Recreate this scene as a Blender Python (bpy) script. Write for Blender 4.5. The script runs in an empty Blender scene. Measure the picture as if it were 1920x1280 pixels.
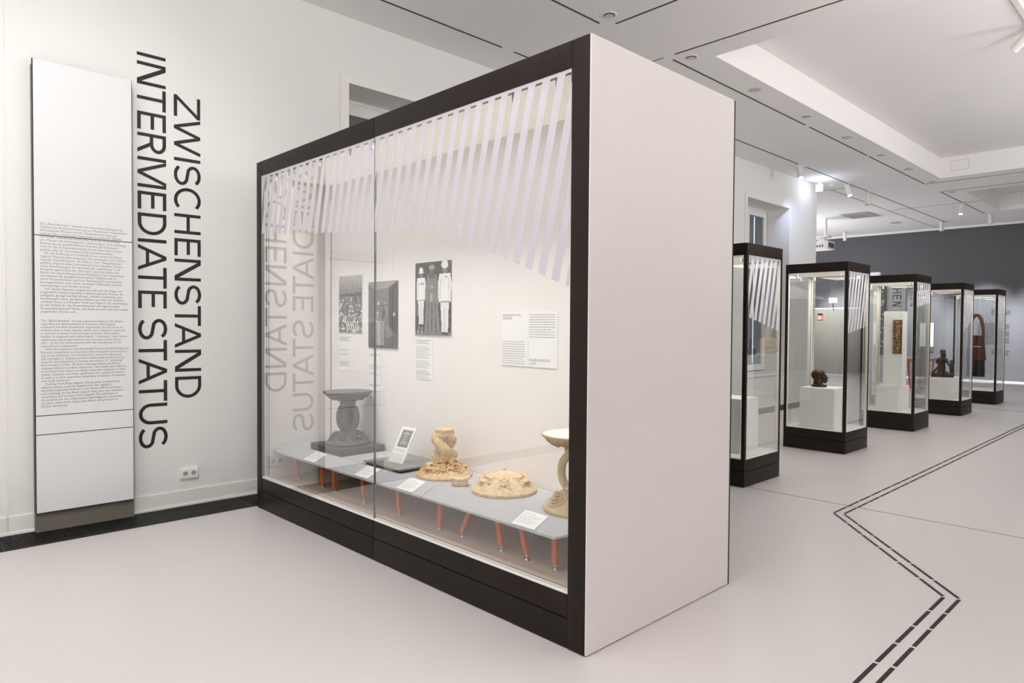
import bpy, bmesh, math, random
import numpy as np
from mathutils import Vector, Matrix
random.seed(7)
rng = np.random.default_rng(7)
SC = bpy.context.scene
COL = SC.collection
PI = math.pi

# ------------------------------------------------------------------ camera
def cam_setup():
    F, yaw, pit, rol = 1282.4, math.radians(-46.000), math.radians(-1.3465), math.radians(0.396)
    f = Vector((math.sin(yaw)*math.cos(pit), math.cos(yaw)*math.cos(pit), math.sin(pit)))
    r = f.cross(Vector((0, 0, 1))).normalized(); u = r.cross(f)
    c, s = math.cos(rol), math.sin(rol)
    r2 = c*r + s*u; u2 = -s*r + c*u
    cd = bpy.data.cameras.new('camera'); co = bpy.data.objects.new('camera', cd)
    cd.sensor_width = 36; cd.lens = F/1920*36; cd.clip_start = 0.05; cd.clip_end = 200
    m = Matrix((r2, u2, -f)).transposed().to_4x4(); m.translation = Vector((0, 0, 1.5))
    co.matrix_world = m
    COL.objects.link(co); SC.camera = co
cam_setup()
SC.view_settings.view_transform = 'Standard'; SC.view_settings.look = 'None'
SC.view_settings.gamma = 1.0; SC.view_settings.use_curve_mapping = False
SC.view_settings.exposure = 0.08
cy = SC.cycles
cy.use_denoising = True
cy.max_bounces = 10; cy.diffuse_bounces = 5; cy.glossy_bounces = 5; cy.transmission_bounces = 8
cy.transparent_max_bounces = 64; cy.caustics_reflective = False; cy.caustics_refractive = False
cy.sample_clamp_indirect = 6.0

# ------------------------------------------------------------------ world and lights
w = bpy.data.worlds.new('world'); SC.world = w; w.use_nodes = True
w.node_tree.nodes['Background'].inputs[0].default_value = (0.75, 0.85, 1.0, 1)
w.node_tree.nodes['Background'].inputs[1].default_value = 1.0

def aim(o, d):
    o.rotation_euler = Vector(d).to_track_quat('-Z', 'Y').to_euler()
def area(name, loc, d, sx, sy, W, col=(1, 1, 1)):
    l = bpy.data.lights.new(name, 'AREA'); l.shape = 'RECTANGLE'; l.size = sx; l.size_y = sy
    l.energy = W; l.color = col
    o = bpy.data.objects.new(name, l); o.location = loc; aim(o, d); COL.objects.link(o); return o
def spot(name, loc, tgt, W, ang, blend=0.6, rad=0.05, col=(1, 1, 1)):
    l = bpy.data.lights.new(name, 'SPOT'); l.energy = W; l.spot_size = math.radians(ang); l.spot_blend = blend
    l.shadow_soft_size = rad; l.color = col
    o = bpy.data.objects.new(name, l); o.location = loc
    aim(o, Vector(tgt)-Vector(loc)); COL.objects.link(o); return o
WARM = (1.0, 0.98, 0.972)
COOL = (0.93, 0.95, 1.0)
# added soft area lights for the hall, unseen, right of and behind the view
hn = area('hall_fill_near', (-2.7, 0.6, 4.3), (0, 0, -1), 2.0, 1.4, 24, WARM); hn.data.spread = math.radians(120)
area('hall_fill_behind', (-2.6, -2.9, 4.3), (0, 0.1, -1), 3.0, 2.0, 16, WARM)
area('ceiling_fill', (-1.4, -2.6, 2.9), (-0.15, 0.25, 1), 3.0, 1.2, 150, WARM)  # added unseen fill aimed up at the ceiling
area('hall_fill_mid', (2.4, 7.0, 4.3), (-0.20, 0.0, -1), 2.4, 6.0, 10, WARM)
area('hall_fill_far', (2.4, 15.5, 4.3), (-0.30, 0.0, -1), 2.4, 6.0, 40, COOL)
area('hall_fill_side', (-9.0, 18.5, 4.35), (0, 0, -1), 2.0, 3.0, 40, COOL)
# added fill lights out of view, aimed up to brighten the ceiling
area('ceiling_fill', (1.8, -1.0, 2.9), (-0.30, 0.15, 1), 1.2, 4.0, 150, WARM)
area('ceiling_fill', (2.4, 6.5, 3.4), (-0.50, 0.1, 1), 1.2, 5.0, 190, WARM)
area('ceiling_fill', (2.6, 11.6, 3.4), (-0.55, 0.2, 1), 1.2, 4.0, 165, WARM)
area('ceiling_fill', (-10.6, 18.5, 2.6), (0.35, 0.1, 1), 1.2, 4.0, 190, COOL)
# track spots washing the title wall
spot('wall_washer', (-3.1, 0.55, 4.35), (-5.87, 1.3, 1.35), 114, 88, 0.85, 0.08, (1, 0.99, 0.99))
spot('wall_washer_side', (-3.0, -1.6, 4.35), (-5.87, -0.4, 2.2), 42, 78, 0.8, 0.08, (1, 0.99, 0.99))
# track spots onto the far grey wall
for x in (-8.6, -6.3, -4.7, -3.3, -1.6):
    spot('far_wall_spot', (x, 21.4, 4.15), (x, 23.4, 1.25), 1200, 46, 0.85, 0.06, COOL)

# ------------------------------------------------------------------ materials
def M(name, col, rough=0.5, spec=0.3, metal=0.0, noise=None, bump=None, emit=None, coat=0.0):
    m = bpy.data.materials.new(name); m.use_nodes = True
    nt = m.node_tree; b = nt.nodes['Principled BSDF']
    b.inputs['Base Color'].default_value = (*col, 1); b.inputs['Roughness'].default_value = rough
    b.inputs['Specular IOR Level'].default_value = spec; b.inputs['Metallic'].default_value = metal
    b.inputs['Coat Weight'].default_value = coat
    if noise or bump:
        tc = nt.nodes.new('ShaderNodeTexCoord')
    if noise:                      # (scale, other colour, contrast width)
        n = nt.nodes.new('ShaderNodeTexNoise'); n.inputs['Scale'].default_value = noise[0]; n.inputs['Detail'].default_value = 6
        r = nt.nodes.new('ShaderNodeValToRGB'); r.color_ramp.elements[0].position = 0.5-noise[2]; r.color_ramp.elements[1].position = 0.5+noise[2]
        r.color_ramp.elements[0].color = (*noise[1], 1); r.color_ramp.elements[1].color = (*col, 1)
        nt.links.new(tc.outputs['Object'], n.inputs['Vector']); nt.links.new(n.outputs['Fac'], r.inputs['Fac'])
        nt.links.new(r.outputs['Color'], b.inputs['Base Color'])
    if bump:                       # (scale, strength, distance)
        n2 = nt.nodes.new('ShaderNodeTexNoise'); n2.inputs['Scale'].default_value = bump[0]; n2.inputs['Detail'].default_value = 4
        bp = nt.nodes.new('ShaderNodeBump'); bp.inputs['Strength'].default_value = bump[1]; bp.inputs['Distance'].default_value = bump[2]
        nt.links.new(tc.outputs['Object'], n2.inputs['Vector']); nt.links.new(n2.outputs['Fac'], bp.inputs['Height'])
        nt.links.new(bp.outputs['Normal'], b.inputs['Normal'])
    if emit:
        b.inputs['Emission Color'].default_value = (*emit[0], 1); b.inputs['Emission Strength'].default_value = emit[1]
    return m
def s2l(*c):
    return tuple(((v/255)/12.92 if v/255 <= 0.04045 else ((v/255+0.055)/1.055)**2.4) for v in c)

m_wall = M('wall_paint', (0.80, 0.795, 0.775), 0.75, 0.25, bump=(220, 0.06, 0.002), noise=(1.2, (0.785, 0.78, 0.76), 0.3))
m_ceil = M('ceiling_paint', (0.88, 0.865, 0.855), 0.8, 0.2, noise=(0.8, (0.865, 0.85, 0.84), 0.3))
m_floor = M('poured_floor', (0.615, 0.583, 0.572), 0.34, 0.42, noise=(0.55, (0.593, 0.562, 0.552), 0.25), bump=(3.0, 0.03, 0.004))
m_joint = M('floor_joint', (0.12, 0.11, 0.10), 0.7)
m_grey = M('grey_paint', (0.135, 0.135, 0.142), 0.7, 0.2, noise=(0.9, (0.125, 0.125, 0.132), 0.3))
m_beige = M('beige_partition', (0.23, 0.22, 0.185), 0.7, 0.2)
m_trim = M('trim_white', (0.82, 0.80, 0.77), 0.5, 0.3)
m_dark = M('bronze_frame', (0.0215, 0.0155, 0.012), 0.45, 0.16, noise=(9, (0.016, 0.0115, 0.009), 0.3))
m_gap = M('shadow_gap', (0.006, 0.006, 0.006), 0.9, 0.0)
m_panel = M('end_panel_paint', (0.725, 0.682, 0.675), 0.6, 0.3, noise=(2.5, (0.705, 0.663, 0.657), 0.3), bump=(60, 0.05, 0.002))
m_inner = M('case_lining', (0.80, 0.765, 0.74), 0.65, 0.25)
m_cream = M('case_ceiling', (0.80, 0.75, 0.66), 0.6, 0.2)
m_caseglow = M('case_ceiling_glow', (0.80, 0.75, 0.66), 0.6, 0.2, emit=((1.0, 0.93, 0.80), 0.28))  # slight glow added to brighten the case ceilings
m_casefloor = M('case_floor', (0.47, 0.365, 0.30), 0.6, 0.25)
m_white = M('white_lacquer', (0.84, 0.83, 0.81), 0.5, 0.3)
m_deck = M('white_deck', (0.86, 0.85, 0.82), 0.45, 0.3)
m_paper = M('white_card', (0.82, 0.815, 0.805), 0.7, 0.2)
m_ink = M('grey_print', (0.25, 0.245, 0.245), 0.8, 0.1)
m_inklight = M('light_print', (0.42, 0.42, 0.42), 0.8, 0.1)
m_letter = M('black_vinyl', (0.020, 0.017, 0.016), 0.45, 0.4)
m_film = bpy.data.materials.new('white_film')
m_face = M('panel_face', (0.745, 0.748, 0.762), 0.45, 0.35)
m_box = M('panel_backing', (0.17, 0.155, 0.13), 0.6, 0.25)
m_black = M('black_plastic', (0.012, 0.012, 0.012), 0.5, 0.3)
m_grille = M('grille_metal', (0.028, 0.026, 0.025), 0.45, 0.4, metal=0.4)
m_tbl = M('grey_tabletop', (0.44, 0.45, 0.465), 0.42, 0.35)
m_orange = M('orange_lacquer', (0.52, 0.115, 0.026), 0.5, 0.3)
m_steel = M('brushed_steel', (0.55, 0.53, 0.50), 0.3, 0.5, metal=0.9)
m_plaster = M('ochre_plaster', (0.76, 0.57, 0.34), 0.85, 0.1, noise=(55, (0.50, 0.32, 0.15), 0.22), bump=(300, 0.6, 0.004))
m_plaster2 = M('pale_plaster', (0.80, 0.65, 0.45), 0.85, 0.1, noise=(60, (0.55, 0.39, 0.21), 0.22), bump=(280, 0.6, 0.004))
m_bowl = M('ivory_plaster', (0.70, 0.57, 0.38), 0.7, 0.2, noise=(14, (0.42, 0.29, 0.15), 0.3), bump=(120, 0.15, 0.003))
m_ivory = M('white_bowl_inside', (0.86, 0.81, 0.72), 0.6, 0.2, noise=(20, (0.80, 0.74, 0.64), 0.3))
m_greyp = M('grey_resin', (0.125, 0.118, 0.115), 0.6, 0.25)
m_slab = M('anthracite_slab', (0.085, 0.083, 0.082), 0.45, 0.35)
m_plate = M('smoked_plate', (0.16, 0.155, 0.145), 0.18, 0.5)
m_bronze = M('dark_bronze', (0.075, 0.040, 0.020), 0.38, 0.5, metal=0.6, noise=(26, (0.022, 0.011, 0.007), 0.25), bump=(90, 0.3, 0.004))
m_bronze2 = M('gilded_bronze', (0.42, 0.24, 0.09), 0.32, 0.5, metal=0.8, noise=(40, (0.04, 0.022, 0.012), 0.18), bump=(70, 0.5, 0.006))
m_brown = M('red_brown_cloth', (0.085, 0.022, 0.014), 0.7, 0.2, noise=(30, (0.045, 0.012, 0.009), 0.3))
m_blackcloth = M('black_cloth', (0.012, 0.009, 0.009), 0.8, 0.15)
m_wood = M('brown_wood', (0.10, 0.036, 0.016), 0.5, 0.3)
m_glasswin = M('blinded_window', (0.12, 0.145, 0.16), 0.15, 0.5)
m_slit = M('daylight_slit', (0.5, 0.6, 0.7), 0.5, 0.2, emit=((0.75, 0.9, 1.0), 1.1))
m_lampwhite = M('white_lamp_body', (0.80, 0.77, 0.75), 0.45, 0.35)
m_lens = M('lamp_lens', (0.9, 0.9, 0.9), 0.3, 0.3, emit=((1.0, 0.98, 0.94), 7.0))
m_lensoff = M('lamp_reflector', (0.55, 0.53, 0.50), 0.3, 0.5, metal=0.5)
m_exit = M('exit_light', (0.9, 0.95, 0.95), 0.4, 0.3, emit=((0.88, 0.95, 1.0), 9.0))
m_exit2 = M('exit_light_far', (0.9, 0.95, 0.95), 0.4, 0.3, emit=((0.75, 0.97, 1.0), 1.1))
m_green = M('exit_green', (0.02, 0.35, 0.16), 0.5, 0.3, emit=((0.45, 0.95, 0.70), 2.5))
m_red = M('red_sign', (0.42, 0.07, 0.04), 0.5, 0.3)
m_vent = M('vent_grey', (0.42, 0.42, 0.43), 0.6, 0.2)
m_disc = M('speaker_grille', (0.55, 0.53, 0.51), 0.7, 0.2)
m_seal = M('seam_seal', (0.10, 0.12, 0.11), 0.4)
m_slot = M('ceiling_slot', (0.075, 0.060, 0.045), 0.8, 0.1)
m_brownslot = M('track_brown', (0.20, 0.15, 0.10), 0.6, 0.2)
m_bluegrey = M('screen_grey', (0.10, 0.10, 0.105), 0.5, 0.3)

# stripes: white print that lets a little of what is behind shine through
m_film.use_nodes = True
nt = m_film.node_tree; nt.nodes.clear()
o_ = nt.nodes.new('ShaderNodeOutputMaterial'); d_ = nt.nodes.new('ShaderNodeBsdfDiffuse'); t_ = nt.nodes.new('ShaderNodeBsdfTransparent')
tl = nt.nodes.new('ShaderNodeBsdfTranslucent'); x0 = nt.nodes.new('ShaderNodeMixShader'); x1 = nt.nodes.new('ShaderNodeMixShader')
d_.inputs[0].default_value = (0.75, 0.735, 0.785, 1); tl.inputs[0].default_value = (0.75, 0.735, 0.785, 1)
x0.inputs[0].default_value = 0.35; x1.inputs[0].default_value = 0.80
nt.links.new(d_.outputs[0], x0.inputs[1]); nt.links.new(tl.outputs[0], x0.inputs[2])
nt.links.new(t_.outputs[0], x1.inputs[1]); nt.links.new(x0.outputs[0], x1.inputs[2]); nt.links.new(x1.outputs[0], o_.inputs[0])

# window glass: clear sheet, reflects more at a slant, reflects on its front face only (a pane is a thin box)
def glass(name, tint, r0=0.05):
    m = bpy.data.materials.new(name); m.use_nodes = True; nt = m.node_tree; nt.nodes.clear()
    o = nt.nodes.new('ShaderNodeOutputMaterial'); g = nt.nodes.new('ShaderNodeBsdfGlossy'); t = nt.nodes.new('ShaderNodeBsdfTransparent')
    g.inputs['Roughness'].default_value = 0.0; g.inputs['Color'].default_value = (1, 1, 1, 1); t.inputs[0].default_value = (*tint, 1)
    lw = nt.nodes.new('ShaderNodeLayerWeight'); lw.inputs['Blend'].default_value = 0.5
    p = nt.nodes.new('ShaderNodeMath'); p.operation = 'POWER'; p.inputs[1].default_value = 2.2
    ma = nt.nodes.new('ShaderNodeMath'); ma.operation = 'MULTIPLY_ADD'; ma.inputs[1].default_value = 1-r0; ma.inputs[2].default_value = r0
    ge = nt.nodes.new('ShaderNodeNewGeometry'); iv = nt.nodes.new('ShaderNodeMath'); iv.operation = 'SUBTRACT'; iv.inputs[0].default_value = 1.0
    mu = nt.nodes.new('ShaderNodeMath'); mu.operation = 'MULTIPLY'; mx = nt.nodes.new('ShaderNodeMixShader')
    nt.links.new(lw.outputs['Facing'], p.inputs[0]); nt.links.new(p.outputs[0], ma.inputs[0])
    nt.links.new(ge.outputs['Backfacing'], iv.inputs[1]); nt.links.new(ma.outputs[0], mu.inputs[0]); nt.links.new(iv.outputs[0], mu.inputs[1])
    nt.links.new(mu.outputs[0], mx.inputs[0]); nt.links.new(t.outputs[0], mx.inputs[1]); nt.links.new(g.outputs[0], mx.inputs[2])
    nt.links.new(mx.outputs[0], o.inputs[0]); return m
m_glass = glass('showcase_glass', (0.985, 0.992, 0.988))

# print material reading painted colours
m_print = bpy.data.materials.new('photo_print'); m_print.use_nodes = True
nt = m_print.node_tree; a_ = nt.nodes.new('ShaderNodeVertexColor'); a_.layer_name = 'ink'
nt.links.new(a_.outputs[0], nt.nodes['Principled BSDF'].inputs['Base Color'])
nt.nodes['Principled BSDF'].inputs['Roughness'].default_value = 0.6; nt.nodes['Principled BSDF'].inputs['Specular IOR Level'].default_value = 0.05

# ------------------------------------------------------------------ mesh builder
class MB:
    def __init__(s): s.v = []; s.f = []
    def box(s, x0, y0, z0, x1, y1, z1):
        n = len(s.v)
        s.v += [(x0,y0,z0),(x1,y0,z0),(x1,y1,z0),(x0,y1,z0),(x0,y0,z1),(x1,y0,z1),(x1,y1,z1),(x0,y1,z1)]
        s.f += [tuple(n+i for i in q) for q in ((0,3,2,1),(4,5,6,7),(0,1,5,4),(1,2,6,5),(2,3,7,6),(3,0,4,7))]
        return s
    def hexa(s, b, t):               # bottom quad, top quad (both counter-clockwise from above)
        n = len(s.v); s.v += [tuple(p) for p in b] + [tuple(p) for p in t]
        s.f += [tuple(n+i for i in q) for q in ((0,3,2,1),(4,5,6,7),(0,1,5,4),(1,2,6,5),(2,3,7,6),(3,0,4,7))]
        return s
    def prism(s, pts, d):            # planar polygon pushed along vector d
        n = len(s.v); k = len(pts); d = Vector(d)
        s.v += [tuple(p) for p in pts] + [tuple(Vector(p)+d) for p in pts]
        s.f += [tuple(n+i for i in range(k))[::-1], tuple(n+k+i for i in range(k))]
        for i in range(k):
            j = (i+1) % k; s.f.append((n+i, n+j, n+k+j, n+k+i))
        return s
    def tube(s, path, rad, seg=10, flat=1.0, cap=True):
        path = [Vector(p) for p in path]; k = len(path)
        rads = rad if isinstance(rad, (list, tuple)) else [rad]*k
        n0 = len(s.v); ref = None
        for i, p in enumerate(path):
            t = (path[min(i+1, k-1)]-path[max(i-1, 0)]).normalized()
            if ref is None:
                ref = Vector((0, 0, 1)) if abs(t.z) < 0.9 else Vector((1, 0, 0))
            a = t.cross(ref)
            if a.length < 1e-5: a = t.orthogonal()
            a.normalize(); b = a.cross(t).normalized(); ref = b
            for q in range(seg):
                an = 2*PI*q/seg; s.v.append(tuple(p + a*math.cos(an)*rads[i] + b*math.sin(an)*rads[i]*flat))
        for i in range(k-1):
            for q in range(seg):
                q2 = (q+1) % seg; A = n0+i*seg
                s.f.append((A+q, A+q2, A+seg+q2, A+seg+q))
        if cap:
            s.f.append(tuple(n0+q for q in range(seg))[::-1]); s.f.append(tuple(n0+(k-1)*seg+q for q in range(seg)))
        return s
    def lathe(s, prof, c=(0, 0, 0), seg=32, wob=None):
        n0 = len(s.v); k = len(prof)
        for (r, z) in prof:
            for q in range(seg):
                an = 2*PI*q/seg; rr = r*(1+(wob(an, z) if wob else 0))
                s.v.append((c[0]+rr*math.cos(an), c[1]+rr*math.sin(an), c[2]+z))
        for i in range(k-1):
            for q in range(seg):
                q2 = (q+1) % seg; A = n0+i*seg
                s.f.append((A+q, A+q2, A+seg+q2, A+seg+q))
        s.f.append(tuple(n0+q for q in range(seg))[::-1]); s.f.append(tuple(n0+(k-1)*seg+q for q in range(seg)))
        return s
    def ball(s, c, r, su=14, sv=9, rot=None):
        r = (r, r, r) if not isinstance(r, (list, tuple)) else r
        n0 = len(s.v); R = rot or Matrix.Identity(3); c = Vector(c)
        s.v.append(tuple(c + R @ Vector((0, 0, -r[2]))))
        for i in range(1, sv):
            ph = -PI/2+PI*i/sv
            for q in range(su):
                an = 2*PI*q/su
                s.v.append(tuple(c + R @ Vector((r[0]*math.cos(ph)*math.cos(an), r[1]*math.cos(ph)*math.sin(an), r[2]*math.sin(ph)))))
        s.v.append(tuple(c + R @ Vector((0, 0, r[2])))); top = len(s.v)-1
        for q in range(su):
            q2 = (q+1) % su
            s.f.append((n0, n0+1+q2, n0+1+q)); L = n0+1+(sv-2)*su; s.f.append((top, L+q, L+q2))
            for i in range(sv-2):
                A = n0+1+i*su; s.f.append((A+q, A+q2, A+su+q2, A+su+q))
        return s
    def mesh(s, name, off=(0, 0, 0)):
        me = bpy.data.meshes.new(name)
        me.from_pydata([(a-off[0], b-off[1], c-off[2]) for a, b, c in s.v], [], s.f); me.validate(); me.update(); return me
    def build(s, name, mat, parent=None, smooth=False, bev=0, matrix=None, **kw):
        off = wloc(parent) if parent else kw.pop('at', (0, 0, 0))
        me = s.mesh(name, off)
        if bev:
            b = bmesh.new(); b.from_mesh(me)
            bmesh.ops.bevel(b, geom=[e for e in b.edges if e.is_manifold and e.calc_face_angle(0) > 0.5], offset=bev, segments=2, profile=0.7, affect='EDGES')
            b.to_mesh(me); b.free()
        return link(name, me, mat, parent, smooth, off)
def wloc(o):
    v = Vector((0, 0, 0))
    while o: v += o.location; o = o.parent
    return v
def link(name, me, mat, parent=None, smooth=False, off=(0, 0, 0)):
    o = bpy.data.objects.new(name, me); COL.objects.link(o)
    if mat: me.materials.append(mat)
    if parent: o.parent = parent
    else: o.location = off
    if smooth:
        me.polygons.foreach_set('use_smooth', [True]*len(me.polygons))
        if smooth == 'auto': me.set_sharp_from_angle(angle=math.radians(35))
    return o
def B(name, mat, parent, x0, y0, z0, x1, y1, z1, bev=0):
    return MB().box(min(x0,x1), min(y0,y1), min(z0,z1), max(x0,x1), max(y0,y1), max(z0,z1)).build(name, mat, parent, bev=bev, smooth='auto' if bev else False)
def thing(name, label, cat, loc=(0, 0, 0), group=None):
    o = bpy.data.objects.new(name, None); COL.objects.link(o); o.location = loc; o.empty_display_size = 0.1
    o['label'] = label; o['category'] = cat
    if group: o['group'] = group
    return o
def tag(o, label, cat, group=None):
    o['label'] = label; o['category'] = cat
    if group: o['group'] = group
    return o
def struct(o): o['kind'] = 'structure'; return o
def stuff(o): o['kind'] = 'stuff'; return o
def copy_tree(o, parent=None):
    c = o.copy(); COL.objects.link(c); c.parent = parent
    for ch in list(o.children): copy_tree(ch, c)
    return c
def remeshed(mb, name, voxel, smooth_it=3):
    me = mb.mesh(name); o = bpy.data.objects.new(name, me); COL.objects.link(o)
    r = o.modifiers.new('r', 'REMESH'); r.mode = 'VOXEL'; r.voxel_size = voxel
    if smooth_it:
        k = o.modifiers.new('s', 'SMOOTH'); k.factor = 0.5; k.iterations = smooth_it
    dg = bpy.context.evaluated_depsgraph_get(); dg.update()
    out = bpy.data.meshes.new_from_object(o.evaluated_get(dg))
    out.name = name; bpy.data.objects.remove(o); bpy.data.meshes.remove(me); out.materials.clear()
    return out
def text_mesh(body, name, width=None, height=None, align='LEFT', space=1.0):
    cu = bpy.data.curves.new(name, 'FONT'); cu.body = body; cu.size = 1.0; cu.resolution_u = 2; cu.space_line = space; cu.align_x = align
    o = bpy.data.objects.new(name, cu); COL.objects.link(o)
    dg = bpy.context.evaluated_depsgraph_get(); dg.update()
    me = bpy.data.meshes.new_from_object(o.evaluated_get(dg)); bpy.data.objects.remove(o); bpy.data.curves.remove(cu)
    me.materials.clear(); me.name = name
    n = len(me.vertices); co = np.empty(n*3, np.float32); me.vertices.foreach_get('co', co); co = co.reshape(-1, 3)
    mn, mx = co.min(0), co.max(0)
    sx = width/(mx[0]-mn[0]) if width else None; sy = height/(mx[1]-mn[1]) if height else None
    if sx is None: sx = sy
    if sy is None: sy = sx
    co[:, 0] = (co[:, 0]-mn[0])*sx; co[:, 1] = (co[:, 1]-mx[1])*sy; co[:, 2] = 0   # origin: top left corner
    me.vertices.foreach_set('co', co.ravel()); me.update(); return me
def place_flat(me, name, mat, parent, org, ux, uy):
    """lay a flat mesh (local x along ux, local y along uy) at the world point org"""
    off = wloc(parent); ux = Vector(ux); uy = Vector(uy); org = Vector(org)-off
    m = Matrix.Identity(4)
    for i in range(3):
        m[i][0] = ux[i]; m[i][1] = uy[i]; m[i][2] = ux.cross(uy)[i]; m[i][3] = org[i]
    me.transform(m); return link(name, me, mat, parent)
def rows_mesh(rows):
    """illegible printed lines: rows of short word bars; rows = (x0, x1, y, h)"""
    mb = MB(); r = random.Random(3)
    for x0, x1, y, h in rows:
        x = x0
        while x < x1-h*1.5:
            wd = min(h*r.uniform(2.0, 7.0), x1-x); n = len(mb.v)
            mb.v += [(x, y, 0), (x+wd, y, 0), (x+wd, y+h, 0), (x, y+h, 0)]; mb.f.append((n, n+1, n+2, n+3)); x += wd+h*0.9
    return mb.mesh('rows')
def sphere_pt(c, r, a): return (c[0]+r*math.cos(a), c[1]+r*math.sin(a))

# ------------------------------------------------------------------ the setting
WX = -5.87; CZ = 4.44; BY = 23.4; XR = 5.2; Y0 = -5.0; XL = -12.0
floor = struct(B('floor', m_floor, None, XL, Y0, -0.2, XR, BY+0.3, 0))
# left wall with two window recesses
wl = MB()
W1 = (3.455, 5.115, 3.81); W2 = (11.42, 13.10, 3.80); TH = -6.55; YE = 14.43
for y0, y1 in ((Y0, W1[0]), (W1[1], W2[0]), (W2[1], YE)): wl.box(TH, y0, 0, WX, y1, CZ)
for a in (W1, W2):
    wl.box(TH, a[0], a[2], WX, a[1], CZ); wl.box(TH, a[0], 0, WX, a[1], 0.62)
wall_left = struct(wl.build('wall_left', m_wall))
struct(B('wall_back', m_grey, None, XL, BY, 0, XR, BY+0.3, CZ+0.15))
struct(B('wall_front', m_wall, None, WX, Y0-0.2, 0, XR, Y0, CZ))
struct(B('wall_right', m_wall, None, XR, Y0, 0, XR+0.2, BY, CZ))
struct(B('wall_side', m_wall, None, XL-0.2, YE-0.2, 0, XL, BY, CZ))
struct(B('wall_return', m_wall, None, XL, YE-0.2, 0, TH, YE, CZ))
part = struct(B('wall_partition', m_beige, None, -10.6, 22.75, 0, -7.75, 23.38, 2.105))
B('capping', m_trim, part, -10.6, 22.745, 2.105, -7.75, 23.38, 2.135)
# windows in the recesses
def window(n, a):
    y0, y1, zt = a; X = -6.30
    r = struct(bpy.data.objects.new('window_%d' % n, None)); COL.objects.link(r); r.location = (X, y0, 0.62)
    B('trim_surround', m_trim, r, WX-0.002, y0-0.085, 0.62, WX+0.022, y0, zt+0.065)
    B('trim_surround', m_trim, r, WX-0.002, y1, 0.62, WX+0.022, y1+0.085, zt+0.065)
    B('trim_surround', m_trim, r, WX-0.002, y0, zt, WX+0.022, y1, zt+0.065)
    B('sill', m_trim, r, X+0.03, y0, 0.60, WX+0.06, y1, 0.64)
    ym = (y0+y1)/2
    for (p, q) in ((y0+0.02, ym-0.005), (ym+0.005, y1-0.02)):
        f = MB(); t = 0.115
        f.box(X-0.05, p, 0.66, X, p+t, zt-0.03).box(X-0.05, q-t, 0.66, X, q, zt-0.03)
        f.box(X-0.05, p+t, zt-0.03-t, X, q-t, zt-0.03).box(X-0.05, p+t, 0.66, X, q-t, 0.66+t)
        s = f.build('sash', m_trim, r)
        B('pane', m_glasswin, s, X-0.035, p+t, 0.66+t, X-0.03, q-t, zt-0.03-t)
        if n == 2: B('slit', m_slit, s, X-0.029, p+t+0.235, 0.8, X-0.026, p+t+0.26, zt-0.16)
    B('sash_bead', m_trim, r, X-0.01, y0+0.02, zt-0.03, X+0.012, y1-0.02, zt)
    B('backing', m_glasswin, r, X-0.12, y0, 0.62, X-0.09, y1, zt)
window(1, W1); window(2, W2)
# skirting along the left wall, with the light strip at its foot
sk = MB()
for y0, y1 in ((Y0, 0.765), (0.775, YE)): sk.box(WX, y0, 0.022, WX+0.012, y1, 0.133)
struct(sk.build('baseboard_left', m_trim))
struct(B('trim_1', m_white, None, WX, Y0, 0, WX+0.022, YE, 0.022))
struct(B('trim_2', m_wall, None, WX, 0.755, 0.133, WX+0.004, 0.775, CZ))
struct(B('baseboard_back', m_vent, None, -7.75, BY-0.015, 0, XR, BY, 0.03))
# ceiling with three recesses
cl = MB(); ZT = 4.83; CX0 = -3.88; CX1 = 2.9
COF = ((-3.6, 4.96), (6.79, 15.40), (17.24, 20.55))
cl.box(XL, Y0, CZ, CX0, BY, CZ+0.05); cl.box(CX1, Y0, CZ, XR, BY, CZ+0.05)
ed = [Y0]+[v for c in COF for v in c]+[BY]
for i in range(0, len(ed), 2): cl.box(CX0, ed[i], CZ, CX1, ed[i+1], CZ+0.05)
for a, b in COF:
    cl.box(CX0-0.05, a-0.05, CZ+0.05, CX0, b+0.05, ZT).box(CX1, a-0.05, CZ+0.05, CX1+0.05, b+0.05, ZT)
    cl.box(CX0, a-0.05, CZ+0.05, CX1, a, ZT).box(CX0, b, CZ+0.05, CX1, b+0.05, ZT)
    cl.box(CX0-0.05, a-0.05, ZT, CX1+0.05, b+0.05, ZT+0.05)
ceiling = struct(cl.build('ceiling', m_ceil))
def slot(x0, y0, x1, y1, wd=0.017, mat=None):
    h = wd/2
    if abs(x1-x0) < 1e-6: B('slot', mat or m_slot, ceiling, x0-h, y0, CZ-0.004, x0+h, y1, CZ+0.001)
    else: B('slot', mat or m_slot, ceiling, x0, y0-h, CZ-0.004, x1, y0+h, CZ+0.001)
SX = -5.345
for a, b in ((Y0, 4.98), (5.16, 12.3), (12.62, 14.62), (14.75, 15.8), (15.95, 21.9)): slot(SX, a, SX, b, 0.017)
for a, b in ((-4.0, 5.26),): slot(-4.255, a, -4.255, b)
slot(-4.15, 5.38, 3.2, 5.38); slot(-4.16, 6.43, 3.2, 6.43)
for a, b in ((6.55, 10.0), (10.15, 12.5), (12.6, 15.75)): slot(-4.255, a, -4.255, b)
slot(-4.255, 15.8, 3.2, 15.8); slot(-4.255, 16.9, -4.255, 20.9); slot(-4.255, 16.9, 3.2, 16.9)
slot(-5.33, 6.43, -4.3, 6.43, 0.008); slot(-6.5, 15.07, SX, 15.07, 0.012); slot(-5.84, 15.1, -5.84, 22.9, 0.012)
for y in (18.7,): slot(-5.8, y, -3.9, y, 0.01)
struct(B('trim_3', m_ceil, None, XL, 22.95, CZ-0.06, XR, 23.0, CZ))
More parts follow.
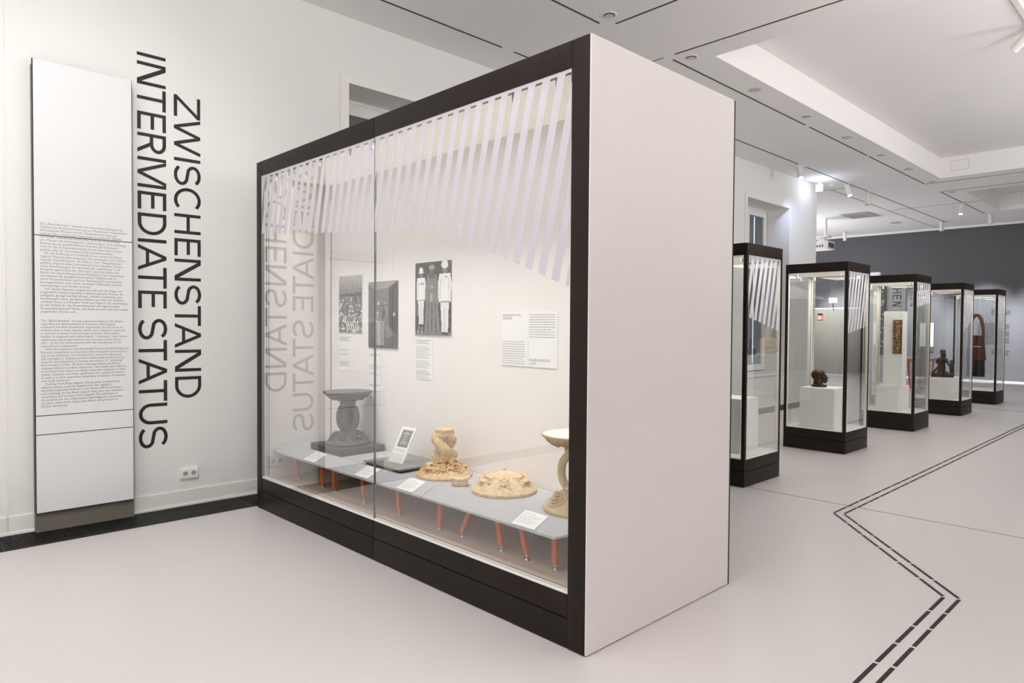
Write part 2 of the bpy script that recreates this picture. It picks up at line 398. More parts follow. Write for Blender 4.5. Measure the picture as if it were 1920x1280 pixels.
# thin joint across the floor and its inlaid double line of black strips
B('joint', m_joint, floor, -5.4, 6.024, -0.001, XR, 6.031, 0.0012)
def inlay(pts, step, n_first=0):
    for (ax, ay), (bx, by) in zip(pts[:-1], pts[1:]):
        L = math.hypot(bx-ax, by-ay); k = max(1, round(L/step)); ux, uy = (bx-ax)/L, (by-ay)/L; px, py = -uy, ux
        for i in range(k):
            a = L*i/k+0.012; b = L*(i+1)/k-0.012; h = 0.0095
            q = [(ax+ux*t+px*s*h, ay+uy*t+py*s*h) for t, s in ((a, -1), (b, -1), (b, 1), (a, 1))]
            MB().hexa([(x, y, -0.002) for x, y in q], [(x, y, 0.0016) for x, y in q]).build('inlay_strip', m_black, floor)
INL = [(-2.150, 5.70), (-2.08, 5.755)]
inlay([(-2.11, 14.9), (-2.13, 8.2), (-2.144, 5.705)], 0.285)
inlay([(-2.05, 14.9), (-2.064, 8.2), (-2.075, 5.735)], 0.285)
inlay([(-2.144, 5.705), (-1.042, 4.376), (-1.038, 2.2)], 0.285)
inlay([(-2.075, 5.735), (-0.972, 4.402), (-0.972, 2.2)], 0.285)
inlay([(-3.4, 15.35), (-2.1, 15.2), (0.5, 14.8)], 0.285)
# grille over the floor channel
gr = thing('floor_grille', 'long dark metal floor grille running along the foot of the title wall', 'grille', (-5.67, 0.7, 0))
B('channel', m_gap, gr, -5.845, Y0+0.02, -0.003, -5.483, YE, 0.001)
def grille_panel(y0, y1, fine):
    f = MB()
    f.box(-5.845, y0, 0, -5.835, y1, 0.008).box(-5.493, y0, 0, -5.483, y1, 0.008)
    f.box(-5.835, y0, 0, -5.493, y0+0.006, 0.008).box(-5.835, y1-0.006, 0, -5.493, y1, 0.008)
    p = f.build('grille_panel', m_grille, gr); s = MB(); st = 0.0115 if fine else 0.03; y = y0+0.012
    while y < y1-0.01:
        s.box(-5.835, y, 0.001, -5.493, y+st*0.45, 0.007); y += st
    stuff(s.build('slats', m_grille, p))
for y0, y1, fi in ((-0.75, 0.712, 1), (0.718, 1.178, 1), (1.184, 2.33, 1), (2.336, 4.4, 0), (4.406, 6.8, 0), (6.806, 9.2, 0), (9.206, 11.6, 0), (11.606, 14.4, 0)):
    grille_panel(y0, y1, fi)

# ------------------------------------------------------------------ lettering on the left wall
T = 0.122
def ribbon(pts, t=T):
    """flat polyline of width t with mitred joints -> list of quads in (u, v)"""
    P = [Vector(p) for p in pts]; n = len(P); L = []; R_ = []
    for i in range(n):
        d0 = (P[i]-P[i-1]).normalized() if i else None; d1 = (P[i+1]-P[i]).normalized() if i < n-1 else None
        d = ((d0 or d1)+(d1 or d0)).normalized(); nn = Vector((-d.y, d.x)); k = 1.0
        if d0 is not None and d1 is not None: k = 1/max(0.4, nn.dot(Vector((-d0.y, d0.x))))
        L.append(P[i]+nn*t/2*k); R_.append(P[i]-nn*t/2*k)
    return [[L[i], R_[i], R_[i+1], L[i+1]] for i in range(n-1)]
def rect(a, b, c, d): return [[Vector((a, b)), Vector((c, b)), Vector((c, d)), Vector((a, d))]]
def hpar(u0, v0, u1, v1, tw): return [[Vector((u0, v0)), Vector((u0+tw, v0)), Vector((u1+tw, v1)), Vector((u1, v1))]]
def arc(cx, cy, rx, ry, a0, a1, n=18):
    return [(cx+rx*math.cos(math.radians(a0+(a1-a0)*i/n)), cy+ry*math.sin(math.radians(a0+(a1-a0)*i/n))) for i in range(n+1)]
def glyph(c, w):
    t = T; h = t/2; td = t*1.08
    if c == 'I': return rect(0, 0, w, 1)
    if c == 'N': return rect(0, 0, t, 1)+rect(w-t, 0, w, 1)+hpar(t*0.35, 1, w-t*1.35-0.04, 0, td+0.04)
    if c == 'T': return rect(0, 1-t, w, 1)+rect(w/2-h, 0, w/2+h, 1-t)
    if c == 'E': return rect(0, 0, t, 1)+rect(t, 1-t, w, 1)+rect(t, 0, w, t)+rect(t, 0.46, w*0.93, 0.46+t)
    if c == 'H': return rect(0, 0, t, 1)+rect(w-t, 0, w, 1)+rect(t, 0.46, w-t, 0.46+t)
    if c == 'Z': return rect(0, 1-t, w, 1)+rect(0, 0, w, t)+hpar(0, t*0.9, w-t*1.35, 1-t*0.9, t*1.35)
    if c == 'A': return hpar(0, 0, w/2-td/2, 1, td)+hpar(w-td, 0, w/2-td/2, 1, td)+rect(w*0.2, 0.27, w*0.8, 0.27+t*0.95)
    if c == 'W':
        q = (w-td)/4; return hpar(0, 1, q, 0, td)+hpar(q, 0, 2*q, 1, td)+hpar(2*q, 1, 3*q, 0, td)+hpar(3*q, 0, 4*q, 1, td)
    if c == 'M': return rect(0, 0, t, 1)+rect(w-t, 0, w, 1)+hpar(t*0.9, 1, w/2-td/2, 0, td)+hpar(w-t*1.9, 1, w/2-td/2, 0, td)
    if c == 'D': return rect(0, 0, t, 1)+ribbon([(t, 1-h)]+arc(w*0.42, 0.5, w*0.58-h, 0.5-h, 90, -90, 22)+[(t, h)])
    if c == 'U':
        r = w/2-h; return ribbon([(h, 1)]+arc(w/2, r*1.05+h, r, r*1.05, 180, 360, 18)+[(w-h, 1)])
    if c == 'R':
        rr = 0.28-h*0.9
        return rect(0, 0, t, 1)+ribbon([(t, 1-h)]+arc(w*0.5, 1-h-rr, w*0.46-h, rr, 90, -90, 16)+[(t, 1-h-2*rr)])+hpar(w-td*1.1, 0, w*0.42, 0.46, td*1.1)
    if c == 'C': return ribbon(arc(w*0.53, 0.5, w*0.53-h, 0.5-h+0.01, 48, 312, 26))
    if c == 'S':
        rx = w/2-h; ry = 0.262-h*0.55
        top = arc(w/2, 1-h-ry+0.01, rx*0.96, ry, 25, 235, 16); bot = arc(w/2, h+ry-0.01, rx, ry, 55, -155, 16)
        return ribbon(top+bot)
def lettering(name, label, chars, y0, cap, parent_cat='lettering'):
    z_mid = (chars[0][1]+chars[-1][2])/2
    r = thing(name, label, parent_cat, (WX, y0, z_mid))
    for c, za, zb in chars:
        wd = abs(za-zb)/cap; mb = MB()
        for iq, q in enumerate(glyph(c, wd)):
            pts = [(WX+0.0005, y0+p.y*cap, za-p.x*cap) for p in q]
            nrm = (Vector(pts[1])-Vector(pts[0])).cross(Vector(pts[2])-Vector(pts[0]))
            if nrm.x < 0: pts = pts[::-1]
            mb.prism(pts, (0.0016+0.00012*(iq % 7), 0, 0))
        mb.build('letter', m_letter, r)
lettering('wall_lettering', 'black vertical wall lettering reading INTERMEDIATE STATUS, next to the white text board',
 [('I',3.600,3.575),('N',3.532,3.356),('T',3.338,3.172),('E',3.147,3.009),('R',2.983,2.829),('M',2.797,2.562),('E',2.530,2.391),('D',2.361,2.192),
  ('I',2.160,2.134),('A',2.115,1.913),('T',1.940,1.775),('E',1.753,1.616),('S',1.535,1.370),('T',1.364,1.200),('A',1.219,1.018),('T',1.043,0.877),('U',0.862,0.697),('S',0.676,0.510)], 1.611, 0.208)
lettering('wall_lettering', 'black vertical wall lettering reading ZWISCHENSTAND, the shorter column nearer the showcase',
 [('Z',3.336,3.164),('W',3.158,2.866),('I',2.836,2.810),('S',2.782,2.618),('C',2.598,2.410),('H',2.386,2.226),('E',2.186,2.047),('N',2.021,1.844),
  ('S',1.813,1.650),('T',1.641,1.477),('A',1.500,1.301),('N',1.283,1.106),('D',1.064,0.890)], 1.879, 0.204)

# ------------------------------------------------------------------ white text panel
tp = thing('information_board', 'tall white text board with German and English text on a dark backing', 'text board', (-5.82, 1.23, 0))
B('backing_box', m_box, tp, WX+0.001, 0.925, 0.005, -5.80, 1.555, 3.31)
B('frame_board', m_black, tp, -5.80, 0.921, 0.145, -5.776, 1.549, 3.336)
for z0, z1 in ((0.150, 0.700), (0.706, 0.835), (0.841, 2.108), (2.114, 3.334)):
    B('face_board', m_face, tp, -5.776, 0.926, z0, -5.770, 1.544, z1)
GER = """Die „Benin-Bronzen“ nehmen eine besondere Stellung in der
Debatte um die Dekolonisierung von Museen ein. Insbesondere
ethnologische Museen und ihre Bestände sind wegen ge-
raubter oder in kolonialen Kontexten erworbener Objekte
der Kritik. Gleichzeitig stehen aber auch die Veränderung
von Museen mit ethnologischen „Sammlungen“, ihre zukünftige
Bedeutung und gesellschaftliche Relevanz zur Diskussion –
etwa für die Auseinandersetzung mit der kolonialen Vergan-
genheit oder für die transkulturelle Zusammenarbeit.
    Mit der Eröffnung im Humboldt Forum nimmt das Ethno-
logische Museum eine temporäre Neukonzeption und -aufstel-
lung der Ausstellung vor. Als Diskurs- bzw. Übergangsraum
geplant, zeigt sie einen Zwischenstand der aktuellen, dynami-
schen Entwicklungen: Sie vermittelt die „Sammlungs-“ und
Rezeptionsgeschichte der „Bronzen“ zwischen Benin und
Berlin und nimmt Bezug auf ihre Restitution. Die Ausstellung
thematisiert die gezeigten historischen Objekte auch in
ihrem Kunstcharakter und ihrer Bedeutung für eine globale
Kunstgeschichte und in ihrer jeweiligen Materialität als Erin-
nerungsträger und rituelles Inventar.
    Von diesen Aspekten ausgehend stellt sich die Frage, wie
ausgewählte Stücke zukünftig im Ethnologischen Museum als
Leihgaben gezeigt werden können. Welche Funktionen und
Bedeutungen haben die Benin-Objekte aus Sicht von Wissen-
schaftler*innen und Kurator*innen aus Nigeria? Die Ausstellung
ist der Auftakt für die Zusammenarbeit mit nigerianischen
Kooperationspartner*innen, mit denen sie nach und nach weiter
ausgestaltet werden soll."""
ENG = """The “Benin Bronzes” occupy a special position in the debate
regarding the decolonisation of museums. Ethnological
museums and their inventories in particular are the focus of
criticism due to their objects, which were robbed or acquired
in colonial contexts. Concurrently, however, the transfor-
mation of museums with ethnological “collections”, their future
significance and social relevance are also part of the discus-
sion – as for the confrontation with the colonial past or for
transcultural cooperation.
    With the opening in the Humboldt Forum, the Ethnologisches
Museum undertakes a temporary new conception and position-
ing of the exhibition. Conceived of as a space for discourse
and transition, it displays an intermediate state of the current,
dynamic developments; it conveys the history of “collecting”
and reception of the “Bronzes” between Benin and Berlin,
making reference to their restitution. The exhibit also address-
es the historical objects on display from the viewpoint of their
artistic character and their significance for a global art history
as well as in their respective materiality as bearers of memory
and ritual inventory.
    Starting from these aspects, the question is posed how
selected pieces could be displayed as loan objects in
the Ethnologisches Museum in the future. Which functions
and meanings do the Benin objects have, from the viewpoint
of scholars and curators from Nigeria? The exhibition is
the prelude for the collaboration with Nigerian cooperative
partners, with whom these joint efforts will gradually be
further developed."""
for body, zt, zb in ((GER, 2.203, 1.563), (ENG, 1.519, 0.891)):
    me = text_mesh(body, 'printed_text', 0.557, zt-zb)
    place_flat(me, 'printed_text', m_ink, tp, (-5.7692, 0.958, zt), (0, 1, 0), (0, 0, 1))

# ------------------------------------------------------------------ double wall socket
so = thing('wall_socket', 'white double power socket low on the wall beside the showcase', 'socket', (WX, 1.98, 0.265))
B('mounting_box', m_lampwhite, so, WX, 1.909, 0.219, WX+0.012, 2.051, 0.311, bev=0.002)
for y in (1.949, 2.014):
    p = B('socket_plate', m_white, so, WX+0.012, y-0.034, 0.232, WX+0.020, y+0.034, 0.309, bev=0.0015)
    c = MB(); c.lathe([(0.0185, 0), (0.0185, 0.005), (0.0165, 0.005), (0.0165, 0.0022)], seg=20)
    c.v = [(WX+0.019+z, y+x, 0.272+yy) for x, yy, z in c.v]; c.build('socket_ring', m_vent, p)
    d = MB()
    for s in (-1, 1):
        e = MB().lathe([(0.0035, 0), (0.0035, 0.0012)], seg=8); e.v = [(WX+0.0210+z, y+s*0.0095+x, 0.272+yy) for x, yy, z in e.v]
        n = len(d.v); d.v += e.v; d.f += [tuple(n+i for i in q) for q in e.f]
    d.build('contacts', m_black, p)

# ------------------------------------------------------------------ large showcase
CXL, CXR, CYF, CYB, CZT = -5.442, -1.962, 2.371, 3.665, 2.797
GL, GR, SEAM = -5.335, -2.076, -3.711
IB = 2.98      # inner back wall
sh = thing('large_showcase', 'large glazed showcase in dark bronze frame with pale pink end panel', 'display case', ((CXL+CXR)/2, 3.0, 0))
B('post', m_dark, sh, CXL, CYF, 0.004, GL-0.002, CYF+0.016, CZT, bev=0.0015)
B('post', m_dark, sh, GR+0.002, CYF, 0.004, CXR-0.008, CYF+0.07, CZT, bev=0.0015)
for a, b in ((GL, SEAM-0.0025), (SEAM+0.0025, GR)):
    B('top_rail', m_dark, sh, a, CYF, 2.674, b, CYF+0.05, CZT, bev=0.0015)
    B('base_rail', m_dark, sh, a, CYF, 0.147, b, CYF+0.05, 0.256, bev=0.0015)
    B('plinth_rail', m_dark, sh, a, CYF, 0.006, b, CYF+0.05, 0.141, bev=0.0015)
    B('glazing_bead', m_white, sh, a, CYF+0.0155, 0.256, b, CYF+0.03, 0.2705)
    B('glazing_bead', m_white, sh, a, CYF+0.001, 0.2565, b, CYF+0.0035, 0.272)
    B('gasket', m_black, sh, a, CYF+0.031, 0.2700, b, CYF+0.035, 0.2715)
B('core', m_gap, sh, GL, CYF+0.05, 0.01, CXR-0.01, CYB-0.01, 0.25)
B('end_panel', m_panel, sh, CXR-0.007, CYF+0.001, 0.006, CXR, CYB-0.012, CZT)['label'] = 'pale pink closed end panel'
B('end_panel', m_panel, sh, CXL, CYF+0.017, 0.006, CXL+0.04, CYB-0.012, CZT)
B('rear_frame', m_dark, sh, CXL, CYB-0.012, 0.004, CXR+0.001, CYB, CZT)
B('top_cover', m_dark, sh, CXL+0.04, CYF+0.05, 2.705, CXR-0.008, CYB-0.012, CZT-0.003)
B('rear_body', m_panel, sh, CXL+0.04, IB+0.02, 0.25, CXR-0.008, CYB-0.012, 2.705)
B('back_lining', m_inner, sh, GL+0.004, IB, 0.27, GR+0.1, IB+0.02, 2.69)
B('side_lining', m_inner, sh, CXL+0.042, CYF+0.0165, 0.25, GL, IB-0.003, 2.69)
for yy_ in (2.402, 2.421): B('gasket', m_black, sh, GL-0.001, yy_, 0.27, GL+0.0015, yy_+0.004, 2.69)
B('side_lining', m_inner, sh, GR+0.09, CYF+0.071, 0.27, GR+0.1, IB-0.001, 2.69)
B('corner_gap', m_gap, sh, GL-0.001, IB-0.004, 0.27, GL+0.004, IB+0.001, 2.69)
B('case_floor', m_casefloor, sh, GL-0.02, CYF+0.016, 0.25, GR+0.1, IB+0.02, 0.27)
B('case_ceiling', m_caseglow, sh, GL-0.02, CYF+0.05, 2.69, GR+0.1, IB+0.02, 2.705)
tk = B('light_track', m_brownslot, sh, GL, 2.424, 2.683, GR+0.08, 2.452, 2.690)
for x in (-2.12, -2.22, -2.52, -2.9, -3.49, -3.85, -4.1, -4.55, -5.0, -5.25):
    k = MB().lathe([(0.011, -0.05), (0.013, -0.048), (0.013, -0.012), (0.006, -0.010), (0.006, 0)], (x, 2.438, 2.685), 12).build('mini_spot', m_steel, tk, smooth='auto')
B('seam_seal', m_seal, sh, SEAM-0.0022, CYF+0.003, 0.256, SEAM+0.0022, CYF+0.016, 2.674)
panes = []
for a, b in ((GL, SEAM-0.003), (SEAM+0.003, GR)):
    # the left pane is turned slightly askew to shift the mirrored lettering (0.6 degrees)
    ya = CYF-0.008 if a == GL else CYF+0.004; yb = CYF+0.0085 if a == GL else CYF+0.004
    Q = lambda z: [(a, ya, z), (b, yb, z), (b, yb+0.009, z), (a, ya+0.009, z)]
    panes.append(MB().hexa(Q(0.258), Q(2.676)).build('glass_pane', m_glass, sh))
# printed slanted stripes on the panes
def clip_poly(P, f):
    out = []
    for i in range(len(P)):
        a, b = P[i], P[(i+1) % len(P)]; fa, fb = f(a), f(b)
        if fa >= 0: out.append(a)
        if (fa >= 0) != (fb >= 0):
            t = fa/(fa-fb); out.append((a[0]+(b[0]-a[0])*t, a[1]+(b[1]-a[1])*t))
    return out
def stripes(host, to3d, push, a0, a1, ztop, cuts, phase, per, wd, sl):
    """a: along the pane; cuts: lower edges z = m*a + c, the stripe stays above all (list of line pairs, upper envelope by segment)"""
    k0 = int((a0-phase)/per)-3; k1 = int((a1-phase)/per)+8
    B_ = None
    for k in range(k0, k1):
        t = phase+k*per
        P = [(t-wd/2-sl*3, ztop-3), (t+wd/2-sl*3, ztop-3), (t+wd/2, ztop), (t-wd/2, ztop)]
        P = clip_poly(P, lambda p: p[0]-a0); P = P and clip_poly(P, lambda p: a1-p[0])
        for m, c in cuts: P = P and clip_poly(P, lambda p: p[1]-(m*p[0]+c))
        if len(P) < 3: continue
        MB().prism([to3d(*p) for p in P], push).build('stripe', m_film, host)
c1 = ((2.022-2.218)/(-3.016+5.326)); c2 = ((1.68-2.022)/(-2.087+3.016))
PH = -2.141
for pane, (a, b) in zip(panes, ((GL+0.004, SEAM-0.004), (SEAM+0.004, GR-0.004))):
    f3 = lambda x, z: (x, CYF+0.0038, z)
    if pane is panes[0]:
        tl_ = (0.0165)/(SEAM-0.003-GL); f3 = lambda x, z: (x, CYF-0.0082+(x-GL)*tl_, z)
        stripes(pane, f3, (0, -0.0006, 0), a, b, 2.656, [(c1, 2.218+c1*5.326)], PH, 0.0957, 0.050, 0.235)
    else:   # the lower edge bends down towards the right: two pieces meet at x = -3.016
        stripes(pane, f3, (0, -0.0006, 0), a, -3.016, 2.656, [(c1, 2.218+c1*5.326)], PH, 0.0957, 0.050, 0.235)
        stripes(pane, f3, (0, -0.0006, 0), -3.016, b, 2.656, [(c2, 2.022+c2*3.016)], PH, 0.0957, 0.050, 0.235)
    MB().prism([f3(a, 2.656), f3(b, 2.656), f3(b, 2.673), f3(a, 2.673)], (0, -0.0006, 0)).build('stripe', m_film, pane)
fs_ = area('showcase_strip', ((GL+GR)/2, 2.462, 2.672), (0, 0.24, -0.97), 3.1, 0.03, 8.0, (1, 0.96, 0.94)); fs_.data.spread = math.radians(52)
area('showcase_strip_rear', ((GL+GR)/2, 2.58, 2.682), (0, -0.1, -1), 3.1, 0.03, 4.0, (1, 0.96, 0.94))

# ------------------------------------------------------------------ exhibits table inside
TZ = 0.520; TF, TC, TB = 2.450, 2.560, 2.973; TFZ = 0.470
tb = thing('exhibit_table', 'low grey folded-edge table on orange legs inside the large showcase', 'table', (-3.7, 2.75, 0.27))
def top_seg(x0f, x0, x1, x1f, name='tabletop'):
    t = 0.012; mb = MB()
    A = [(x0f, TF, TFZ), (x1f, TF, TFZ), (x1, TC, TZ), (x0, TC, TZ)]
    mb.hexa([(x, y, z-t) for x, y, z in A], A)
    Bq = [(x0, TC, TZ), (x1, TC, TZ), (x1, TB, TZ), (x0, TB, TZ)]
    mb.hexa([(x, y, z-t) for x, y, z in Bq], Bq)
    mb.build(name, m_tbl, tb)
top_seg(-5.318, -5.328, -3.3115, -3.3115); top_seg(-3.3085, -3.3085, -2.09, -2.232)
def leg(fx, tx, fy, ty, ztop):
    b = Vector((fx, fy, 0.302)); t = Vector((tx, ty, ztop)); h = 0.0155
    q = lambda c: [(c.x-h, c.y-h, c.z), (c.x+h, c.y-h, c.z), (c.x+h, c.y+h, c.z), (c.x-h, c.y+h, c.z)]
    l = MB().hexa(q(b), q(t)).build('leg', m_orange, tb, bev=0.003, smooth='auto')
    MB().lathe([(0.014, 0), (0.014, 0.004), (0.010, 0.009), (0.005, 0.013), (0.007, 0.018), (0.010, 0.023), (0.007, 0.028), (0.005, 0.034)], (fx, fy, 0.27), 14).build('foot', m_steel, l, smooth='auto')
for fx, tx in ((-2.297, -2.316), (-2.5, -2.561), (-2.694, -2.745), (-3.026, -2.966), (-3.234, -3.248), (-3.658, -3.696), (-4.081, -4.129), (-4.479, -4.524), (-4.654, -4.70), (-5.052, -5.132)):
    leg(fx, fx+(tx-fx)*1.25, 2.535, 2.560, 0.488)
for fx in (-4.9, -4.271, -4.062, -3.521, -3.295, -2.841, -2.35):
    leg(fx, fx+0.01, 2.88, 2.87, 0.507)

# ------------------------------------------------------------------ cards on the sloped front edge
def lerp(a, b, t): return a+(b-a)*t
def card(xc, label, n):
    sl = Vector((0, TC-TF, TZ-TFZ)).normalized(); L = math.hypot(TC-TF, TZ-TFZ); w2 = 0.083
    nz = Vector((0, -sl.z, sl.y))
    o = Vector((xc, TF, TFZ))+nz*0.0015+sl*0.004
    P = lambda u, v, h=0: tuple(o+Vector((u, 0, 0))+sl*v+nz*h)
    c = tag(MB().hexa([P(-w2, 0), P(w2, 0), P(w2, L-0.004), P(-w2, L-0.004)], [P(-w2, 0, 0.003), P(w2, 0, 0.003), P(w2, L-0.004, 0.003), P(-w2, L-0.004, 0.003)]).build('label_card', m_paper, None, at=(xc, TF, TFZ)), label, 'label card', 'white label cards on the table edge')
    rows = [(0.012, 0.09, -0.020, 0.004)]+[(0.012, 0.15-0.02*((i*7) % 3), -0.036-0.0115*i, 0.0032) for i in range(6)]
    place_flat(rows_mesh(rows), 'printed_lines', m_inklight, c, P(-w2, L-0.004, 0.0034), (1, 0, 0), sl)
card(-4.722, 'white label card on the table edge below the grey bowl stand', 0)
card(-3.998, 'white label card on the table edge crossed by the glass seam', 1)
card(-3.493, 'white label card on the table edge in front of the snake sculpture', 2)
card(-2.453, 'white label card on the table edge nearest the pink end panel', 3)

# ------------------------------------------------------------------ sculptures
FA = math.atan2(-2.78, 2.95)        # the side turned to the viewer
def dome_h(prof):
    rs = [p[0] for p in prof]; zs = [p[1] for p in prof]
    return lambda r: float(np.interp(r, rs, zs))
def relief(mb, c, h, ang, what, k=1.0, rc=0.115):
    """raised animals on a cone: local (a across, b outwards along the slope) -> surface"""
    def S(a, b, up=0.0):
        r = rc+b; th = ang+a/max(r, 0.03); z = h(r)
        return (c[0]+r*math.cos(th), c[1]+r*math.sin(th), c[2]+z+up*1.45)
    if what == 'frog':
        mb.ball(S(0, 0.0, 0.004), (0.017*k, 0.017*k, 0.013)); mb.ball(S(0, -0.020*k, 0.006), (0.012*k, 0.012*k, 0.010))
        mb.ball(S(0, 0.014*k, 0.003), (0.015*k, 0.015*k, 0.011))
        for s in (-1, 1):
            mb.tube([S(s*0.010*k, 0.016*k, 0.004), S(s*0.030*k, 0.004*k, 0.006), S(s*0.022*k, 0.026*k, 0.004), S(s*0.034*k, 0.034*k, 0.002)], [0.007, 0.0065, 0.0055, 0.004], 8)
            mb.tube([S(s*0.010*k, -0.010*k, 0.006), S(s*0.026*k, -0.012*k, 0.005), S(s*0.024*k, 0.0, 0.003)], [0.006, 0.005, 0.004], 8)
            mb.ball(S(s*0.006, -0.027*k, 0.012), 0.004)
    elif what == 'turtle':
        for i in range(3):
            rr = (0.040, 0.027, 0.014)[i]*k
            mb.tube([S(rr*1.15*math.cos(t), rr*0.62*math.sin(t), 0.002+0.005*i) for t in np.linspace(0, 2*PI, 22)], 0.0052, 7, cap=False)
        mb.ball(S(0, 0, 0.000), (0.036*k, 0.036*k, 0.013))
        mb.ball(S(0.050*k, 0.012, 0.004), (0.012, 0.012, 0.008))
        for sx, sy in ((1, 1), (1, -1), (-1, 1), (-1, -1)):
            mb.tube([S(sx*0.028*k, sy*0.016*k, 0.002), S(sx*0.046*k, sy*0.030*k, 0.002)], [0.008, 0.005], 7)
    elif what == 'lizard':
        P = [S(-0.070*k+0.0175*k*i, 0.012*k*math.sin(i*1.1), 0.004) for i in range(9)]
        mb.tube(P, [0.004, 0.006, 0.009, 0.013, 0.014, 0.013, 0.010, 0.011, 0.006], 9)
        for i in (3, 5):
            for s in (-1, 1): mb.tube([P[i], S(-0.070*k+0.0175*k*i-0.012, s*0.030*k, 0.003), S(-0.070*k+0.0175*k*i+0.004, s*0.040*k, 0.001)], [0.006, 0.005, 0.004], 7)
    elif what == 'swirl':
        P = []
        for i in range(46):
            t = i*0.32; rr = (0.006+0.00082*i)*k
            P.append(S(rr*1.35*math.cos(t), rr*0.85*math.sin(t), 0.004+0.004*(1-i/46)))
        mb.tube(P, 0.0052, 7)
    elif what == 'tail':
        mb.ball(S(0, 0, 0.002), (0.016, 0.016, 0.008)); mb.tube([S(0, 0, 0.004), S(0.022, 0.01, 0.004)], [0.007, 0.003], 7)
def base_dome(mb, c, R_, edge, prof, animals, k=1.0, r0=0.115):
    mb.lathe([(R_-0.004, 0), (R_, 0.003), (R_, edge)]+[(r, z) for r, z in prof[::-1]]+[(0.001, prof[0][1]+0.0005)], c, 56)
    h = dome_h(prof+[(R_, edge)])
    for a, wht in animals: relief(mb, c, h, FA+math.radians(a), wht, k, r0)
    return h
# snake sculpture
c = (0, 0, 0); mb = MB()
prof = [(0.055, 0.088), (0.085, 0.080), (0.12, 0.060), (0.16, 0.033), (0.182, 0.016)]
base_dome(mb, c, 0.184, 0.014, prof, [(2, 'frog'), (-42, 'turtle'), (44, 'swirl'), (-80, 'lizard'), (88, 'turtle'), (-20, 'tail'), (24, 'tail'), (140, 'lizard'), (-140, 'swirl'), (180, 'frog')], 1.15)
mb.lathe([(0.062, 0.075), (0.060, 0.10), (0.05, 0.13), (0.035, 0.17), (0.04, 0.24), (0.055, 0.265), (0.061, 0.285), (0.061, 0.303), (0.001, 0.304)], c, 28)
vx = Vector((math.cos(FA), math.sin(FA), 0)); vr = Vector((-vx.y, vx.x, 0))        # towards the viewer, viewer's right
def V(rt, fr, z): return tuple(vr*rt+vx*fr+Vector((0, 0, z)))
def coil(pts, r, rings=46):
    # smooth path through points with ring-like scales
    P = [Vector(p) for p in pts]; out = []; rad = []
    n = rings*2
    for i in range(n+1):
        t = i/n*(len(P)-1); k = min(int(t), len(P)-2); f = t-k
        p0, p1, p2, p3 = P[max(k-1, 0)], P[k], P[k+1], P[min(k+2, len(P)-1)]
        q = 0.5*((2*p1)+(-p0+p2)*f+(2*p0-5*p1+4*p2-p3)*f*f+(-p0+3*p1-3*p2+p3)*f**3)
        out.append(q); rad.append((r if not callable(r) else r(i/n))*(1.02 if i % 2 else 0.93))
    mb.tube(out, rad, 16)
coil([V(-0.045, -0.02, 0.262), V(-0.050, 0.018, 0.245), V(-0.022, 0.046, 0.205), V(0.010, 0.050, 0.165), V(0.008, 0.042, 0.125), V(-0.018, 0.035, 0.095)], lambda t: 0.034+0.004*math.sin(PI*t), 24)
coil([V(0.05, -0.01, 0.275), V(0.02, 0.038, 0.268), V(-0.035, 0.036, 0.264), V(-0.052, 0.0, 0.258)], 0.020, 14)
coil([V(0.028, 0.030, 0.262), V(0.055, 0.015, 0.240), V(0.050, 0.005, 0.215), V(0.035, 0.0, 0.19)], 0.026, 12)
coil([V(0.070, 0.0, 0.135), V(0.030, 0.030, 0.128), V(0.0, 0.03, 0.10)], 0.024, 12)
mb.tube([V(0.035, 0.02, 0.160), V(0.062, 0.018, 0.142), V(0.088, 0.012, 0.135)], [0.030, 0.024, 0.012], 9)
mb.tube([V(-0.030, 0.02, 0.100), V(-0.060, 0.022, 0.130), V(-0.088, 0.018, 0.146)], [0.045, 0.026, 0.005], 9)
mb.tube([V(-0.02, 0.01, 0.10), V(-0.050, 0.0, 0.150), V(-0.062, -0.005, 0.165)], [0.045, 0.026, 0.014], 9)
mb.tube([V(0.03, 0.03, 0.090), V(0.055, 0.024, 0.112), V(0.066, 0.02, 0.122)], [0.040, 0.026, 0.010], 9)
me = remeshed(mb, 'snake_stand', 0.0021, 1)
o = tag(link('snake_sculpture', me, m_plaster, None, True), 'ochre plaster stand with a broken scaly snake column on a relief base', 'sculpture'); o.location = (-3.498, 2.772, TZ)
# fragment
mb = MB(); mb.hexa([(-0.042, -0.028, 0), (0.040, -0.028, 0.002), (0.044, 0.026, 0), (-0.040, 0.026, 0)], [(-0.060, -0.034, 0.052), (0.058, -0.036, 0.058), (0.056, 0.034, 0.056), (-0.056, 0.034, 0.050)])
b_ = remeshed(mb, 'fragment', 0.004, 2)
for v in b_.vertices:
    v.co += Vector((math.sin(v.co.z*90+v.co.x*60), math.cos(v.co.x*80), math.sin(v.co.x*70+v.co.y*50)))*0.0022
    v.co.z -= 0.010*(1-min(1, abs(v.co.x)/0.05))*(v.co.z > 0.04)
o = tag(link('plaster_fragment', b_, m_plaster2, None, True), 'small broken plaster fragment between the snake sculpture and the dome', 'fragment'); o.location = (-3.205, 2.665, TZ+0.001); o.rotation_euler = (0, 0, math.radians(44))
